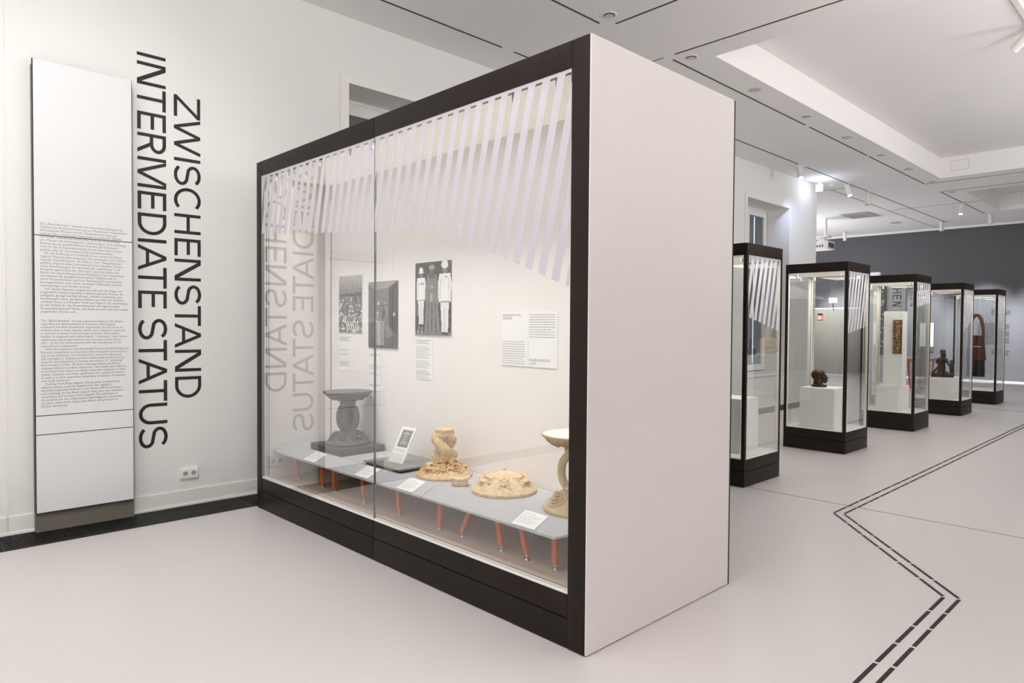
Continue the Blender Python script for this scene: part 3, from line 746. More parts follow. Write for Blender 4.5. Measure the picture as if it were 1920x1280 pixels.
# dome with frog
mb = MB(); c = (0, 0, 0)
prof = [(0.012, 0.116), (0.035, 0.114), (0.06, 0.109), (0.09, 0.098), (0.115, 0.085), (0.14, 0.068), (0.165, 0.046), (0.18, 0.031), (0.190, 0.021)]
base_dome(mb, c, 0.193, 0.020, prof, [(0, 'frog'), (-60, 'turtle'), (60, 'turtle'), (-120, 'lizard'), (120, 'lizard'), (180, 'frog')], 1.12, 0.128)
o = tag(link('relief_dome', remeshed(mb, 'relief_dome', 0.0024, 1), m_plaster2, None, True), 'shallow ochre plaster dome with a frog and turtles in relief', 'sculpture'); o.location = (-2.925, 2.768, TZ)
# bowl stands
def stand_meshes(arcs, stem, ra, rt):
    mb = MB(); c = (0, 0, 0)
    prof = [(0.055, 0.098), (0.085, 0.088), (0.12, 0.062), (0.15, 0.036), (0.168, 0.020)]
    base_dome(mb, c, 0.171, 0.016, prof, [(0, 'frog'), (-55, 'swirl'), (55, 'turtle'), (-100, 'lizard'), (105, 'lizard'), (180, 'turtle'), (140, 'swirl'), (-140, 'frog')], 1.08)
    mb.lathe([(0.062, 0.085), (0.058, 0.105), (0.062, 0.112), (0.058, 0.125), (stem, 0.142), (stem, 0.268), (0.055, 0.285), (0.062, 0.292), (0.057, 0.302), (0.061, 0.312), (0.060, 0.338), (0.001, 0.339)], c, 28)
    for q in arcs:
        a = FA+math.radians(q); d = Vector((math.cos(a), math.sin(a), 0))
        P = [d*(0.024+ra*math.sin(t)**0.75)+Vector((0, 0, 0.205-0.082*math.cos(t))) for t in np.linspace(0.12, PI-0.12, 15)]
        mb.tube(P, rt, 12)
    body = remeshed(mb, 'bowl_stand_body', 0.0026, 1)
    mb = MB()
    wob = lambda an, z: 0.02*math.sin(an*9+1.3*math.sin(an*3))*(1 if 0.01 < z < 0.05 else 0.2)
    mb.lathe([(0.058, 0), (0.066, 0.001), (0.100, 0.010), (0.135, 0.026), (0.160, 0.044), (0.186, 0.062), (0.190, 0.068), (0.187, 0.072), (0.178, 0.069), (0.150, 0.058), (0.10, 0.047), (0.001, 0.044)], c, 64, wob)
    bowl = mb.mesh('bowl')
    mb = MB()
    for q in range(10):
        a = q*2*PI/10; P = []
        for t in np.linspace(0, 1, 6):
            r = 0.10+0.065*t; aa = a+0.25*math.sin(t*6); P.append((r*math.cos(aa), r*math.sin(aa), 0.004+np.interp(r, [0.1, 0.135, 0.16, 0.186], [0.004, 0.020, 0.038, 0.056])))
        mb.tube(P, [0.007, 0.010, 0.009, 0.008, 0.007, 0.004], 7)
    return body, bowl, mb.mesh('bowl_relief')
def stand(loc, label, mats, shape):
    sb, bw, br = stand_meshes(*shape)
    r = thing('bowl_stand', label, 'bowl stand', loc)
    a = link('stand_body', sb.copy(), mats[0], r, True)
    b = link('bowl', bw.copy(), mats[1], r, True); b.location = (0, 0, 0.338); b.data.set_sharp_from_angle(angle=math.radians(50))
    e = link('bowl_relief', br.copy(), mats[0], b, True)
    if len(mats) > 2:
        i = MB().lathe([(0.176, 0.0695), (0.150, 0.0595), (0.10, 0.0485), (0.001, 0.0455)], seg=48)
        i.f = i.f[:-2]; q = link('bowl_inside', i.mesh('bowl_inside'), mats[2], b, True); q['label'] = 'white inside of the bowl'; q.data.flip_normals()
    return r
st1 = stand((-4.715, 2.778, TZ+0.050), 'dark grey cast of a bowl stand on a square slab', (m_greyp, m_greyp), ((0, 90, 180, 270), 0.018, 0.044, 0.0265)); st1.rotation_euler = (0, 0, math.radians(-6))
st2 = stand((-2.368, 2.765, TZ), 'ochre plaster bowl stand with white bowl, half hidden behind the right post', (m_bowl, m_bowl, m_ivory), ((-90, 90), 0.026, 0.052, 0.0225)); st2.rotation_euler = (0, 0, math.radians(-8))
o = B('square_slab', m_slab, None, -4.952, 2.588, TZ, -4.486, 2.966, TZ+0.050, bev=0.002)
tag(o, 'square anthracite slab carrying the grey bowl stand', 'slab')
# smoked plate with an upright card
o = thing('smoked_plate', 'dark smoked flat plate lying on the table under the upright card', 'plate', (-3.94, 2.77, TZ))
B('plate_sheet', m_plate, o, -4.168, 2.578, TZ+0.014, -3.722, 2.962, TZ+0.024, bev=0.001)
B('plate_spacer', m_black, o, -4.15, 2.595, TZ, -3.74, 2.945, TZ+0.014)

# ------------------------------------------------------------------ painted prints
class Ras:
    def __init__(s, w, h, v=0.5):
        s.w, s.h = w, h; s.a = np.full((h, w), v, np.float32); s.Y, s.X = np.mgrid[0:h, 0:w]; s.X = (s.X+0.5)/w; s.Y = (s.Y+0.5)/h   # y down
    def poly(s, pts, v):
        ins = np.zeros((s.h, s.w), bool); n = len(pts)
        for i in range(n):
            (x0, y0), (x1, y1) = pts[i], pts[(i+1) % n]
            if y0 == y1: continue
            c = ((s.Y >= min(y0, y1)) & (s.Y < max(y0, y1))); ins ^= c & (s.X < x0+(s.Y-y0)*(x1-x0)/(y1-y0))
        s.a[ins] = v if np.isscalar(v) else v[ins]; return s
    def ell(s, x, y, rx, ry, v): s.a[((s.X-x)/rx)**2+((s.Y-y)/ry)**2 < 1] = v; return s
    def noise(s, amt, y0=0, y1=1, x0=0, x1=1):
        m = (s.Y >= y0) & (s.Y < y1) & (s.X >= x0) & (s.X < x1); s.a[m] += (rng.standard_normal((s.h, s.w))*amt)[m]; return s
    def mesh(s, name, W, H, tint=(1, 0.985, 0.965)):
        """flat grid in local x (0..W), y (0..-H)"""
        w, h = s.w, s.h; xs = np.linspace(0, W, w+1); ys = np.linspace(0, -H, h+1)
        vx, vy = np.meshgrid(xs, ys); co = np.stack([vx.ravel(), vy.ravel(), np.zeros(vx.size)], 1)
        i, j = np.mgrid[0:h, 0:w]; a = (i*(w+1)+j).ravel(); F = np.stack([a+w+1, a+w+2, a+1, a], 1)
        me = bpy.data.meshes.new(name); me.from_pydata(co.tolist(), [], F.tolist())
        ca = me.color_attributes.new('ink', 'FLOAT_COLOR', 'CORNER')
        g = np.clip(s.a, 0.0, 1)
        lin = np.where(g <= 0.04045, g/12.92, ((g+0.055)/1.055)**2.4).ravel()
        col = np.stack([lin*tint[0], lin*tint[1], lin*tint[2], np.ones_like(lin)], 1)
        ca.data.foreach_set('color', np.repeat(col, 4, 0).astype(np.float32).ravel()); return me
# three standing men
p3 = Ras(76, 106, 0.17); p3.noise(0.05); p3.noise(0.16, 0.72, 1.0)
p3.poly([(0, 0.93), (1, 0.95), (1, 1), (0, 1)], 0.42).noise(0.1, 0.92, 1)
p3.poly([(0, 0.55), (0.10, 0.55), (0.08, 0.75), (0, 0.75)], 0.35)
def suit(cx, top, bot, wd, cap):
    h = bot-top; yy = lambda t: top+h*t
    p3.poly([(cx-wd*0.55, yy(.17)), (cx+wd*0.55, yy(.17)), (cx+wd*0.66, yy(.30)), (cx+wd*0.62, yy(.54)), (cx+wd*0.45, yy(.55)), (cx-wd*0.45, yy(.55)), (cx-wd*0.62, yy(.54)), (cx-wd*0.66, yy(.30))], 0.90)
    p3.poly([(cx-wd*0.42, yy(.54)), (cx+wd*0.42, yy(.54)), (cx+wd*0.34, yy(.95)), (cx-wd*0.28, yy(.95))], 0.86)
    p3.poly([(cx-wd*0.42, yy(.22)), (cx-wd*0.36, yy(.22)), (cx-wd*0.44, yy(.53)), (cx-wd*0.50, yy(.53))], 0.70)
    p3.poly([(cx+wd*0.36, yy(.22)), (cx+wd*0.42, yy(.22)), (cx+wd*0.50, yy(.53)), (cx+wd*0.44, yy(.53))], 0.72)
    p3.poly([(cx-wd*0.42, yy(.535)), (cx+wd*0.45, yy(.535)), (cx+wd*0.45, yy(.55)), (cx-wd*0.42, yy(.55))], 0.55)
    p3.poly([(cx-0.008, yy(.62)), (cx+0.012, yy(.62)), (cx+0.010, yy(.95)), (cx-0.004, yy(.95))], 0.62)
    p3.ell(cx, yy(.115), wd*0.24, h*0.055, 0.52); p3.ell(cx, yy(.135), wd*0.16, 0.008, 0.25)
    p3.ell(cx-wd*.09, yy(.108), 0.009, 0.007, 0.22).ell(cx+wd*.09, yy(.108), 0.009, 0.007, 0.22)
    if cap == 'tall': p3.ell(cx, yy(.045), wd*0.27, h*0.055, 0.93)
    else: p3.ell(cx, yy(.045), wd*0.34, h*0.055, 0.93)
    p3.poly([(cx-wd*0.42, yy(.085)), (cx+wd*0.42, yy(.085)), (cx+wd*0.36, yy(.07)), (cx-wd*0.34, yy(.07))], 0.88)
    p3.ell(cx-wd*0.1, yy(.965), wd*0.22, 0.014, 0.10).ell(cx+wd*0.2, yy(.975), wd*0.22, 0.014, 0.10)
    p3.ell(cx-wd*0.58, yy(.56), 0.025, 0.018, 0.40).ell(cx+wd*0.58, yy(.56), 0.025, 0.018, 0.42)
# middle robe first
p3.poly([(0.36, 0.17), (0.58, 0.17), (0.66, 0.30), (0.64, 0.62), (0.70, 0.95), (0.27, 0.95), (0.31, 0.55), (0.30, 0.28)], 0.46)
for k in range(7): p3.poly([(0.33+0.045*k, 0.55), (0.345+0.045*k, 0.55), (0.325+0.055*k, 0.95), (0.30+0.055*k, 0.95)], 0.20 if k % 2 else 0.48)
p3.noise(0.05, 0.17, 0.95, 0.3, 0.68); p3.poly([(0.44, 0.32), (0.52, 0.32), (0.47, 0.55), (0.42, 0.52)], 0.62)
p3.ell(0.47, 0.135, 0.062, 0.052, 0.36).ell(0.465, 0.075, 0.085, 0.034, 0.60).ell(0.47, 0.20, 0.10, 0.03, 0.30)
p3.ell(0.445, 0.13, 0.012, 0.007, 0.12).ell(0.50, 0.13, 0.012, 0.007, 0.12).ell(0.47, 0.165, 0.022, 0.005, 0.14)
p3.poly([(0.38, 0.36), (0.60, 0.36), (0.56, 0.42), (0.42, 0.42)], 0.45)
suit(0.165, 0.07, 0.89, 0.20, 'tall'); suit(0.82, 0.005, 1.0, 0.27, 'wide')
p3.ell(0.86, 0.215, 0.016, 0.012, 0.25); p3.poly([(0.13, 0.285), (0.24, 0.285), (0.24, 0.30), (0.13, 0.30)], 0.5)
for k in range(5): p3.poly([(0.02+.05*k, 0.99), (0.05+.05*k, 0.88), (0.065+.05*k, 0.88), (0.035+.05*k, 0.99)], 0.75 if k % 2 else 0.1)
# gallery interior
p2 = Ras(66, 84, 0.42)
p2.a[:] = (0.50-0.16*np.abs(p2.X-0.35)-0.05*p2.Y)
p2.poly([(0, 0), (1, 0), (0.70, 0.10), (0.24, 0.13), (0, 0.03)], 0.60); p2.poly([(0, 0.03), (0.24, 0.13), (0.24, 0.60), (0, 0.62)], 0.44)
p2.poly([(0.70, 0.10), (1, 0.0), (1, 0.80), (0.70, 0.68)], 0.235); p2.poly([(0.78, 0.52), (1, 0.52), (1, 0.80), (0.72, 0.70)], 0.17)
p2.poly([(0, 0.62), (0.24, 0.60), (0.70, 0.66), (1, 0.82), (1, 1), (0, 1)], 0.33); p2.poly([(0.55, 0.64), (0.70, 0.66), (0.85, 0.80), (0.62, 0.85)], 0.46)
p2.poly([(0.24, 0.585), (0.54, 0.575), (0.54, 0.95), (0.30, 0.96), (0.24, 0.90)], 0.55); p2.poly([(0.28, 0.60), (0.40, 0.60), (0.42, 0.96), (0.33, 0.96)], 0.66)
for x, y, rx, ry, v in ((0.35, 0.33, 0.035, 0.025, 0.85), (0.58, 0.32, 0.02, 0.015, 0.8), (0.32, 0.47, 0.06, 0.018, 0.7), (0.32, 0.52, 0.03, 0.04, 0.62), (0.50, 0.57, 0.035, 0.03, 0.3), (0.54, 0.48, 0.05, 0.07, 0.28), (0.87, 0.50, 0.03, 0.03, 0.85), (0.87, 0.515, 0.012, 0.02, 0.2), (0.28, 0.60, 0.03, 0.015, 0.85)): p2.ell(x, y, rx, ry, v)
p2.poly([(0.38, 0.36), (0.66, 0.355), (0.66, 0.365), (0.38, 0.37)], 0.25); p2.noise(0.015)
for k in range(7): p2.poly([(0.42+.035*k, 0.36), (0.425+.035*k, 0.36), (0.425+.035*k, 0.56), (0.42+.035*k, 0.56)], 0.68 if k % 2 else 0.3)
# heaps of carved objects
p1 = Ras(56, 76, 0.62)
p1.a[:] = 0.72-0.28*np.clip(p1.Y*2.6, 0, 1); p1.poly([(0, 0.33), (1, 0.30), (1, 0.36), (0, 0.38)], 0.33)
for _ in range(190):
    x, y = rng.random(), 0.38+0.6*rng.random(); p1.ell(x, y, 0.02+0.035*rng.random(), 0.012+0.02*rng.random(), 0.25+0.65*rng.random())
for k in range(6): p1.poly([(0.28+.1*k, 0.80), (0.31+.1*k, 0.80), (0.42+.09*k, 0.97), (0.39+.09*k, 0.97)], 0.92)
p1.noise(0.05)
def print_on_wall(name, label, ras, x0, x1, z0, z1):
    t = 0.006; o = B(name, m_paper, None, x0, IB-t, z0, x1, IB-0.0005, z1)
    tag(o, label, 'photograph', 'black and white photographs on the showcase wall')
    place_flat(ras.mesh('printed_image', x1-x0, z1-z0), 'printed_image', m_print, o, (x0, IB-t-0.0006, z1), (1, 0, 0), (0, 0, 1))
    pn = MB()
    for xx in (x0+0.01, x1-0.01):
        for zz in (z0+0.01, z1-0.01): pn.lathe([(0.003, 0), (0.003, 0.002)], (0, 0, 0), 8); pn.v[-16:] = [(xx+a, IB-t-0.001-c_, zz+b) for a, b, c_ in pn.v[-16:]]
    pn.build('pins', m_steel, o)
k = IB/3.1
def wz(z): return 1.5+(z-1.5)*k
print_on_wall('photo_print', 'black and white photograph of three men, two in white suits and sun helmets', p3, -4.267*k, -3.830*k, wz(1.422), wz(1.966))
print_on_wall('photo_print', 'black and white photograph of a gallery room, crossed by the glass seam', p2, -4.924*k, -4.494*k, wz(1.308), wz(1.850))
print_on_wall('photo_print', 'pale photograph of heaped carved objects, nearest the showcase corner', p1, -5.401*k, -5.024*k, wz(1.430), wz(1.920))
def caption(label, x0, x1, z0, z1, heads, gaps):
    t = 0.003; o = B('caption_sheet', m_paper, None, x0, IB-t, z0, x1, IB-0.0005, z1)
    tag(o, label, 'caption', 'caption sheets below the photographs')
    W = x1-x0; H = z1-z0; dark = []; lite = []; n = int(H/0.0118)
    for i in range(n):
        f = i/n; r = (0.008, W-0.012-0.02*((i*5) % 3), -0.012-i*(H-0.012)/n, 0.0042)
        if any(a <= f < b for a, b in gaps): continue
        (dark if any(a <= f < b for a, b in heads) else lite).append(r)
    for rr, mt in ((dark, m_ink), (lite, m_inklight)):
        if rr: place_flat(rows_mesh(rr), 'printed_lines', mt, o, (x0, IB-t-0.0006, z1), (1, 0, 0), (0, 0, 1))
caption('narrow caption sheet below the photograph of three men', -4.266*k, -4.058*k, wz(1.090), wz(1.394), ((0, 0.12), (0.76, 0.90)), ((0.12, 0.15), (0.46, 0.52), (0.72, 0.76)))
caption('narrow caption sheet below the gallery room photograph', -4.924*k, -4.735*k, wz(0.955), wz(1.262), ((0, 0.06), (0.84, 0.90)), ((0.06, 0.28), (0.42, 0.50), (0.58, 0.84), (0.92, 1)))
caption('narrow caption sheet below the photograph of heaped objects', -5.401*k, -5.20*k, wz(1.10), wz(1.398), ((0, 0.12), (0.74, 0.86)), ((0.14, 0.36), (0.44, 0.50), (0.58, 0.74), (0.9, 1)))
# double text sheet
x0, x1, z0, z1 = -3.309*k, -2.806*k, wz(1.238), wz(1.589)
o = thing('text_sheet', 'white double text sheet headed FRÜHE RESTITUTIONS-ANFRAGEN on the showcase wall', 'text sheet', ((x0+x1)/2, IB, (z0+z1)/2))
xm = (x0+x1)/2
B('sheet', m_paper, o, x0, IB-0.004, z0, xm-0.001, IB-0.0005, z1); B('sheet', m_paper, o, xm+0.001, IB-0.004, z0, x1, IB-0.0005, z1)
yy = IB-0.0047
place_flat(text_mesh('FRÜHE RESTITUTIONS-\nANFRAGEN', 't', 0.168, 0.036), 'heading', m_ink, o, (x0+0.012, yy, z1-0.012), (1, 0, 0), (0, 0, 1))
place_flat(text_mesh('EARLIER RESTITUTION\nCLAIMS', 't', 0.172, 0.036), 'heading', m_ink, o, (xm+0.012, yy, z0+0.050), (1, 0, 0), (0, 0, 1))
H = z1-z0
place_flat(rows_mesh([(0.012, 0.215-0.02*(i == 7), -H*0.56-i*0.0150, 0.0045) for i in range(10)]), 'printed_lines', m_inklight, o, (x0, yy, z1), (1, 0, 0), (0, 0, 1))
place_flat(rows_mesh([(0.012, 0.222-0.03*(i in (6, 10)), -0.022-i*0.0150, 0.0045) for i in range(10)]), 'printed_lines', m_inklight, o, (xm, yy, z1), (1, 0, 0), (0, 0, 1))
# upright card on the plate
cw, ch = 0.148, 0.262; ln = Vector((0.045, 0.085, 0.240)).normalized()
cr = Vector((0.995, 0.10, 0)).normalized(); cn = cr.cross(ln).normalized(); o0 = Vector((-4.020, 2.690, TZ+0.0245))
uc = thing('upright_card', 'white picture card leaning upright on the smoked plate', 'card', o0)
P = lambda u, v, h: tuple(o0+cr*u+ln*v+cn*h)
MB().hexa([P(0, 0, -0.006), P(cw, 0, -0.006), P(cw, 0, 0), P(0, 0, 0)], [P(0, ch, -0.006), P(cw, ch, -0.006), P(cw, ch, 0), P(0, ch, 0)]).build('card_board', m_paper, uc)
pc = Ras(30, 40, 0.52); pc.ell(0.5, 0.20, 0.32, 0.055, 0.72).ell(0.5, 0.30, 0.12, 0.06, 0.62).ell(0.5, 0.47, 0.17, 0.14, 0.66).ell(0.5, 0.47, 0.06, 0.07, 0.45).ell(0.5, 0.74, 0.33, 0.11, 0.66); pc.noise(0.03)
place_flat(pc.mesh('printed_image', 0.105, 0.125), 'printed_image', m_print, uc, P(0.022, ch-0.022, 0.0008), cr, ln)
place_flat(rows_mesh([(0.010, 0.130, -0.008-0.0115*i, 0.0035) for i in range(9) if i != 2]), 'printed_lines', m_inklight, uc, P(0, ch-0.158, 0.0008), cr, ln)
MB().hexa([P(0.06, 0.02, -0.006), P(0.09, 0.02, -0.006), P(0.09, 0.03, -0.006), P(0.06, 0.03, -0.006)], [P(0.06, 0.12, -0.008), P(0.09, 0.12, -0.008), P(0.09, 0.12, -0.006), P(0.06, 0.12, -0.006)]).build('easel_foot', m_steel, uc)

# ------------------------------------------------------------------ small showcases
SWX, SWY = 0.745, 0.735
def make_case(label):
    r = thing('tall_showcase', label, 'display case', (0, 0, 0), 'tall glass showcases in a row')
    A = lambda n, m, x0, y0, z0, x1, y1, z1, bev=0.0015: B(n, m, r, x0-SWX, y0, z0, x1-SWX, y1, z1, bev)
    W, D = SWX, SWY
    A('top_cap', m_dark, 0, 0, 2.172, W, D, 2.282, 0.002)
    A('base_rail', m_dark, 0, 0, 0.150, W, D, 0.258, 0.002)
    A('plinth', m_dark, 0, 0, 0.004, W, D, 0.144, 0.002)
    A('core', m_gap, 0.01, 0.01, 0.14, W-0.01, D-0.01, 0.152, 0)
    t = 0.034
    for x in (0, W-t):
        for y in (0, D-t):
            p = A('post', m_dark, x, y, 0.258, x+t, y+t, 2.172)
            lx = x+t if x == 0 else x-0.006; ly = y+t if y == 0 else y-0.006
            B('lining', m_cream, p, lx-SWX, y+0.004, 0.27, lx+0.006-SWX, y+t-0.004, 2.165)
            B('lining', m_cream, p, x+0.004-SWX, ly, 0.27, x+t-0.004-SWX, ly+0.006, 2.165)
    A('deck', m_deck, t, t, 0.256, W-t, D-t, 0.270, 0); 
    for (x0, y0, x1, y1) in ((t, 0.004, W-t, t), (t, D-t, W-t, D-0.004), (0.004, t, t, D-t), (W-t, t, W-0.004, D-t)): A('glazing_bead', m_deck, x0, y0, 0.2575, x1, y1, 0.268, 0)
    c = A('case_ceiling', m_caseglow, t, t, 2.160, W-t, D-t, 2.172, 0)
    for (x, y) in ((0.1, 0.1), (W-0.1, 0.1), (0.1, D-0.1), (W-0.1, D-0.1)):
        MB().lathe([(0.010, -0.045), (0.012, -0.043), (0.012, -0.012), (0.005, -0.010), (0.005, 0)], (x-SWX, y, 2.160), 10).build('mini_spot', m_steel, c, smooth='auto')
    g = {}
    g['front'] = A('glass_pane', m_glass, t-0.002, 0.006, 0.262, W-t+0.002, 0.014, 2.172, 0)
    g['rear'] = A('glass_pane', m_glass, t-0.002, D-0.014, 0.262, W-t+0.002, D-0.006, 2.172, 0)
    g['left'] = A('glass_pane', m_glass, 0.006, t-0.002, 0.262, 0.014, D-t+0.002, 2.172, 0)
    g['right'] = A('glass_pane', m_glass, W-0.014, t-0.002, 0.262, W-0.006, D-t+0.002, 2.172, 0); g['right']['film_side'] = 1
    return r
CY = (5.968, 8.432, 11.035, 13.635, 16.23); SX0 = -3.055
CL = ('tall showcase right behind the pink end panel, nearest of the row', 'tall showcase holding a bronze head on a white plinth', 'tall showcase holding an upright bronze plaque on a white column', 'tall showcase holding a dark bronze figure group', 'farthest tall showcase, holding a dark red-brown garment')
proto = make_case(CL[0])
CUT = ([(-0.209, 1.585+0.209*6.058)], [(0.139, 1.435-0.139*8.49)], [(0.121, 1.81-0.121*11.118)], [(0.369, 1.456-0.369*13.759)], [(0.0, 1.5)])
cases = [proto]+[copy_tree(proto) for _ in range(4)]
for i, c in enumerate(cases):
    c.location = (SX0, CY[i], 0); c['label'] = CL[i]
    pane = [ch for ch in c.children if ch.get('film_side')][0]
    y0 = CY[i]+0.038; y1 = CY[i]+SWY-0.038; f3 = lambda a, z: (SX0-0.0052, a, z)
    stripes(pane, f3, (0.0006, 0, 0), y0, y1, 2.155, CUT[i], y0+0.09, 0.0957, 0.052, 0.235)
    B('stripe', m_film, pane, SX0-0.0052, y0, 2.155, SX0-0.0046, y1, 2.170)
    area('case_light', (SX0-SWX/2, CY[i]+SWY/2, 2.156), (0, 0, -1), 0.55, 0.55, 10 if i < 2 else 8.0, (1, 0.955, 0.88))
def plinth(label, x0, y0, x1, y1, z1, z0=0.27):
    o = MB().box(x0, y0, z0, x1, y1, z1).build('plinth', m_white, None, bev=0.0025, smooth='auto', at=((x0+x1)/2, (y0+y1)/2, z0)); return tag(o, label, 'plinth', 'white plinths in the showcases')
plinth('white plinth with nothing on it, in the nearest tall showcase', -3.66, 6.17, -3.20, 6.53, 0.80)
plinth('white plinth under the bronze head', -3.64, 8.525, -3.225, 8.965, 0.757)
plinth('low white plinth at the foot of the plaque column', -3.60, 11.13, -3.285, 11.62, 0.635)
plinth('low white plinth under the bronze figure group', -3.63, 13.70, -3.195, 14.19, 0.643)
# column carrying the plaque
o = MB().box(-3.560, 11.30, 0.635, -3.300, 11.52, 1.752).build('column', m_white, None, bev=0.002, smooth='auto', at=(-3.43, 11.41, 0.635)); tag(o, 'tall white column with the bronze plaque on its front', 'column')
# bronze plaque with figures in relief
pl = MB(); px0, px1, pz0, pz1, py = -3.425, -3.303, 1.112, 1.625, 11.278
pl.box(px0, py, pz0, px1, 11.299, pz1)
plc = (px0+px1)/2
for zc in (1.50, 1.32, 1.19):
    s = 1.0 if zc > 1.3 else 0.7
    pl.ball((plc, py, zc+0.065*s), (0.022*s, 0.022, 0.026*s)).ball((plc, py, zc), (0.030*s, 0.020, 0.052*s))
    for q in (-1, 1):
        pl.tube([(plc+q*0.028*s, py, zc+0.03*s), (plc+q*0.047*s, py-0.008, zc), (plc+q*0.040*s, py-0.012, zc+0.05*s)], 0.009*s, 7)
        pl.tube([(plc+q*0.014*s, py, zc-0.03*s), (plc+q*0.018*s, py, zc-0.09*s)], 0.011*s, 7)
rr = random.Random(5)
for _ in range(70): pl.ball((rr.uniform(px0+.006, px1-.006), py, rr.uniform(pz0+.01, pz1-.01)), (rr.uniform(.004, .009), .007, rr.uniform(.005, .011)), 8, 6)
for xx in (px0+0.005, px1-0.005): pl.tube([(xx, py-0.002, pz0), (xx, py-0.002, pz1)], 0.006, 7)
o = link('bronze_plaque', remeshed(pl, 'bronze_plaque', 0.0035, 1), m_bronze2, None, True); tag(o, 'narrow gilded bronze relief plaque on the white column', 'plaque')
# head
hd = MB(); U = 0.014
hd.ball((-0.024, 0, 0.136+U), (0.078, 0.068, 0.072)); hd.ball((0.006, 0, 0.150+U), (0.062, 0.060, 0.056)); hd.ball((0.026, 0, 0.104+U), (0.052, 0.056, 0.072)); hd.ball((0.046, 0, 0.066+U), (0.036, 0.038, 0.030))
hd.tube([(0.070, 0, 0.126+U), (0.080, 0, 0.108+U), (0.089, 0, 0.094+U)], [0.008, 0.011, 0.017], 10); hd.ball((0.082, 0.012, 0.092+U), 0.011); hd.ball((0.082, -0.012, 0.092+U), 0.011)
hd.ball((0.082, 0, 0.073+U), (0.015, 0.026, 0.009)); hd.ball((0.081, 0, 0.058+U), (0.015, 0.024, 0.010)); hd.ball((0.066, 0, 0.042+U), (0.017, 0.022, 0.013))
for s in (-1, 1):
    hd.ball((0.060, s*0.026, 0.116+U), (0.014, 0.016, 0.009)); hd.tube([(0.070, s*0.008, 0.136+U), (0.066, s*0.026, 0.141+U), (0.048, s*0.046, 0.132+U)], 0.008, 8)
    hd.tube([(-0.006, s*0.062, 0.130+U), (-0.018, s*0.068, 0.116+U), (-0.012, s*0.068, 0.094+U), (0.0, s*0.062, 0.088+U)], [0.008, 0.011, 0.009, 0.007], 8)
    hd.ball((0.050, s*0.036, 0.088+U), (0.018, 0.015, 0.017))
hd.lathe([(0.062, 0), (0.058, 0.03), (0.055, 0.075), (0.05, 0.11)], (-0.016, 0, 0), 24); hd.lathe([(0.088, 0), (0.091, 0.004), (0.091, 0.024), (0.082, 0.028), (0.001, 0.029)], (-0.004, 0, 0), 28)
o = link('portrait_sculpture', remeshed(hd, 'bronze_head', 0.0034, 2), m_bronze, None, True); tag(o, 'dark bronze head of a person in profile on a ring base, on a white plinth', 'sculpture')
o.location = (-3.485, 8.74, 0.757); o.rotation_euler = (0, 0, math.radians(30))
# figure group
fg = MB()
fg.box(-0.185, -0.12, 0, 0.155, 0.14, 0.075)
fg.tube([(-0.03, 0, 0.07), (-0.03, 0, 0.15), (-0.03, 0, 0.24), (-0.02, 0, 0.31), (-0.015, 0, 0.36)], [0.075, 0.066, 0.060, 0.066, 0.040], 14)
fg.tube([(-0.02, -0.03, 0.10), (0.03, -0.06, 0.085), (0.07, -0.07, 0.078)], [0.035, 0.030, 0.02], 9)
fg.ball((-0.010, -0.004, 0.405), (0.040, 0.042, 0.050)); fg.lathe([(0.072, 0.430), (0.074, 0.434), (0.045, 0.442), (0.044, 0.468), (0.030, 0.486), (0.001, 0.490)], (-0.012, -0.004, 0), 22)
fg.ball((0.022, -0.020, 0.395), (0.014, 0.014, 0.016)); fg.tube([(0.02, -0.02, 0.38), (0.03, -0.028, 0.34)], [0.022, 0.012], 8)
for s in (-1, 1): fg.tube([(-0.02+s*0.058, -0.01, 0.32), (-0.02+s*0.085, -0.03, 0.25), (0.0+s*0.05, -0.085, 0.24)], [0.024, 0.021, 0.015], 9)
fg.tube([(0.02, -0.09, 0.25), (-0.06, -0.08, 0.20), (-0.13, -0.06, 0.11), (-0.16, -0.05, 0.075)], [0.012, 0.013, 0.018, 0.02], 8)
fg.tube([(0.115, 0, 0.07), (0.115, 0, 0.16)], [0.014, 0.016], 9); fg.tube([(0.115, 0, 0.15), (0.115, 0, 0.22), (0.115, 0, 0.255)], [0.030, 0.032, 0.018], 10)
fg.ball((0.115, -0.004, 0.280), (0.024, 0.024, 0.028))
for s in (-1, 1): fg.tube([(0.115+s*0.03, 0, 0.235), (0.115+s*0.046, -0.02, 0.205), (0.115+s*0.016, -0.04, 0.195)], 0.010, 7); fg.tube([(0.115+s*0.012, -0.01, 0.16), (0.115+s*0.014, -0.014, 0.075)], 0.012, 7)
o = link('bronze_figure_group', remeshed(fg, 'bronze_figure_group', 0.004, 1), m_bronze, None, True); tag(o, 'dark bronze figure in a brimmed hat with a smaller figure on one base', 'sculpture')
o.location = (-3.385, 13.86, 0.643); o.rotation_euler = (0, 0, math.radians(14))
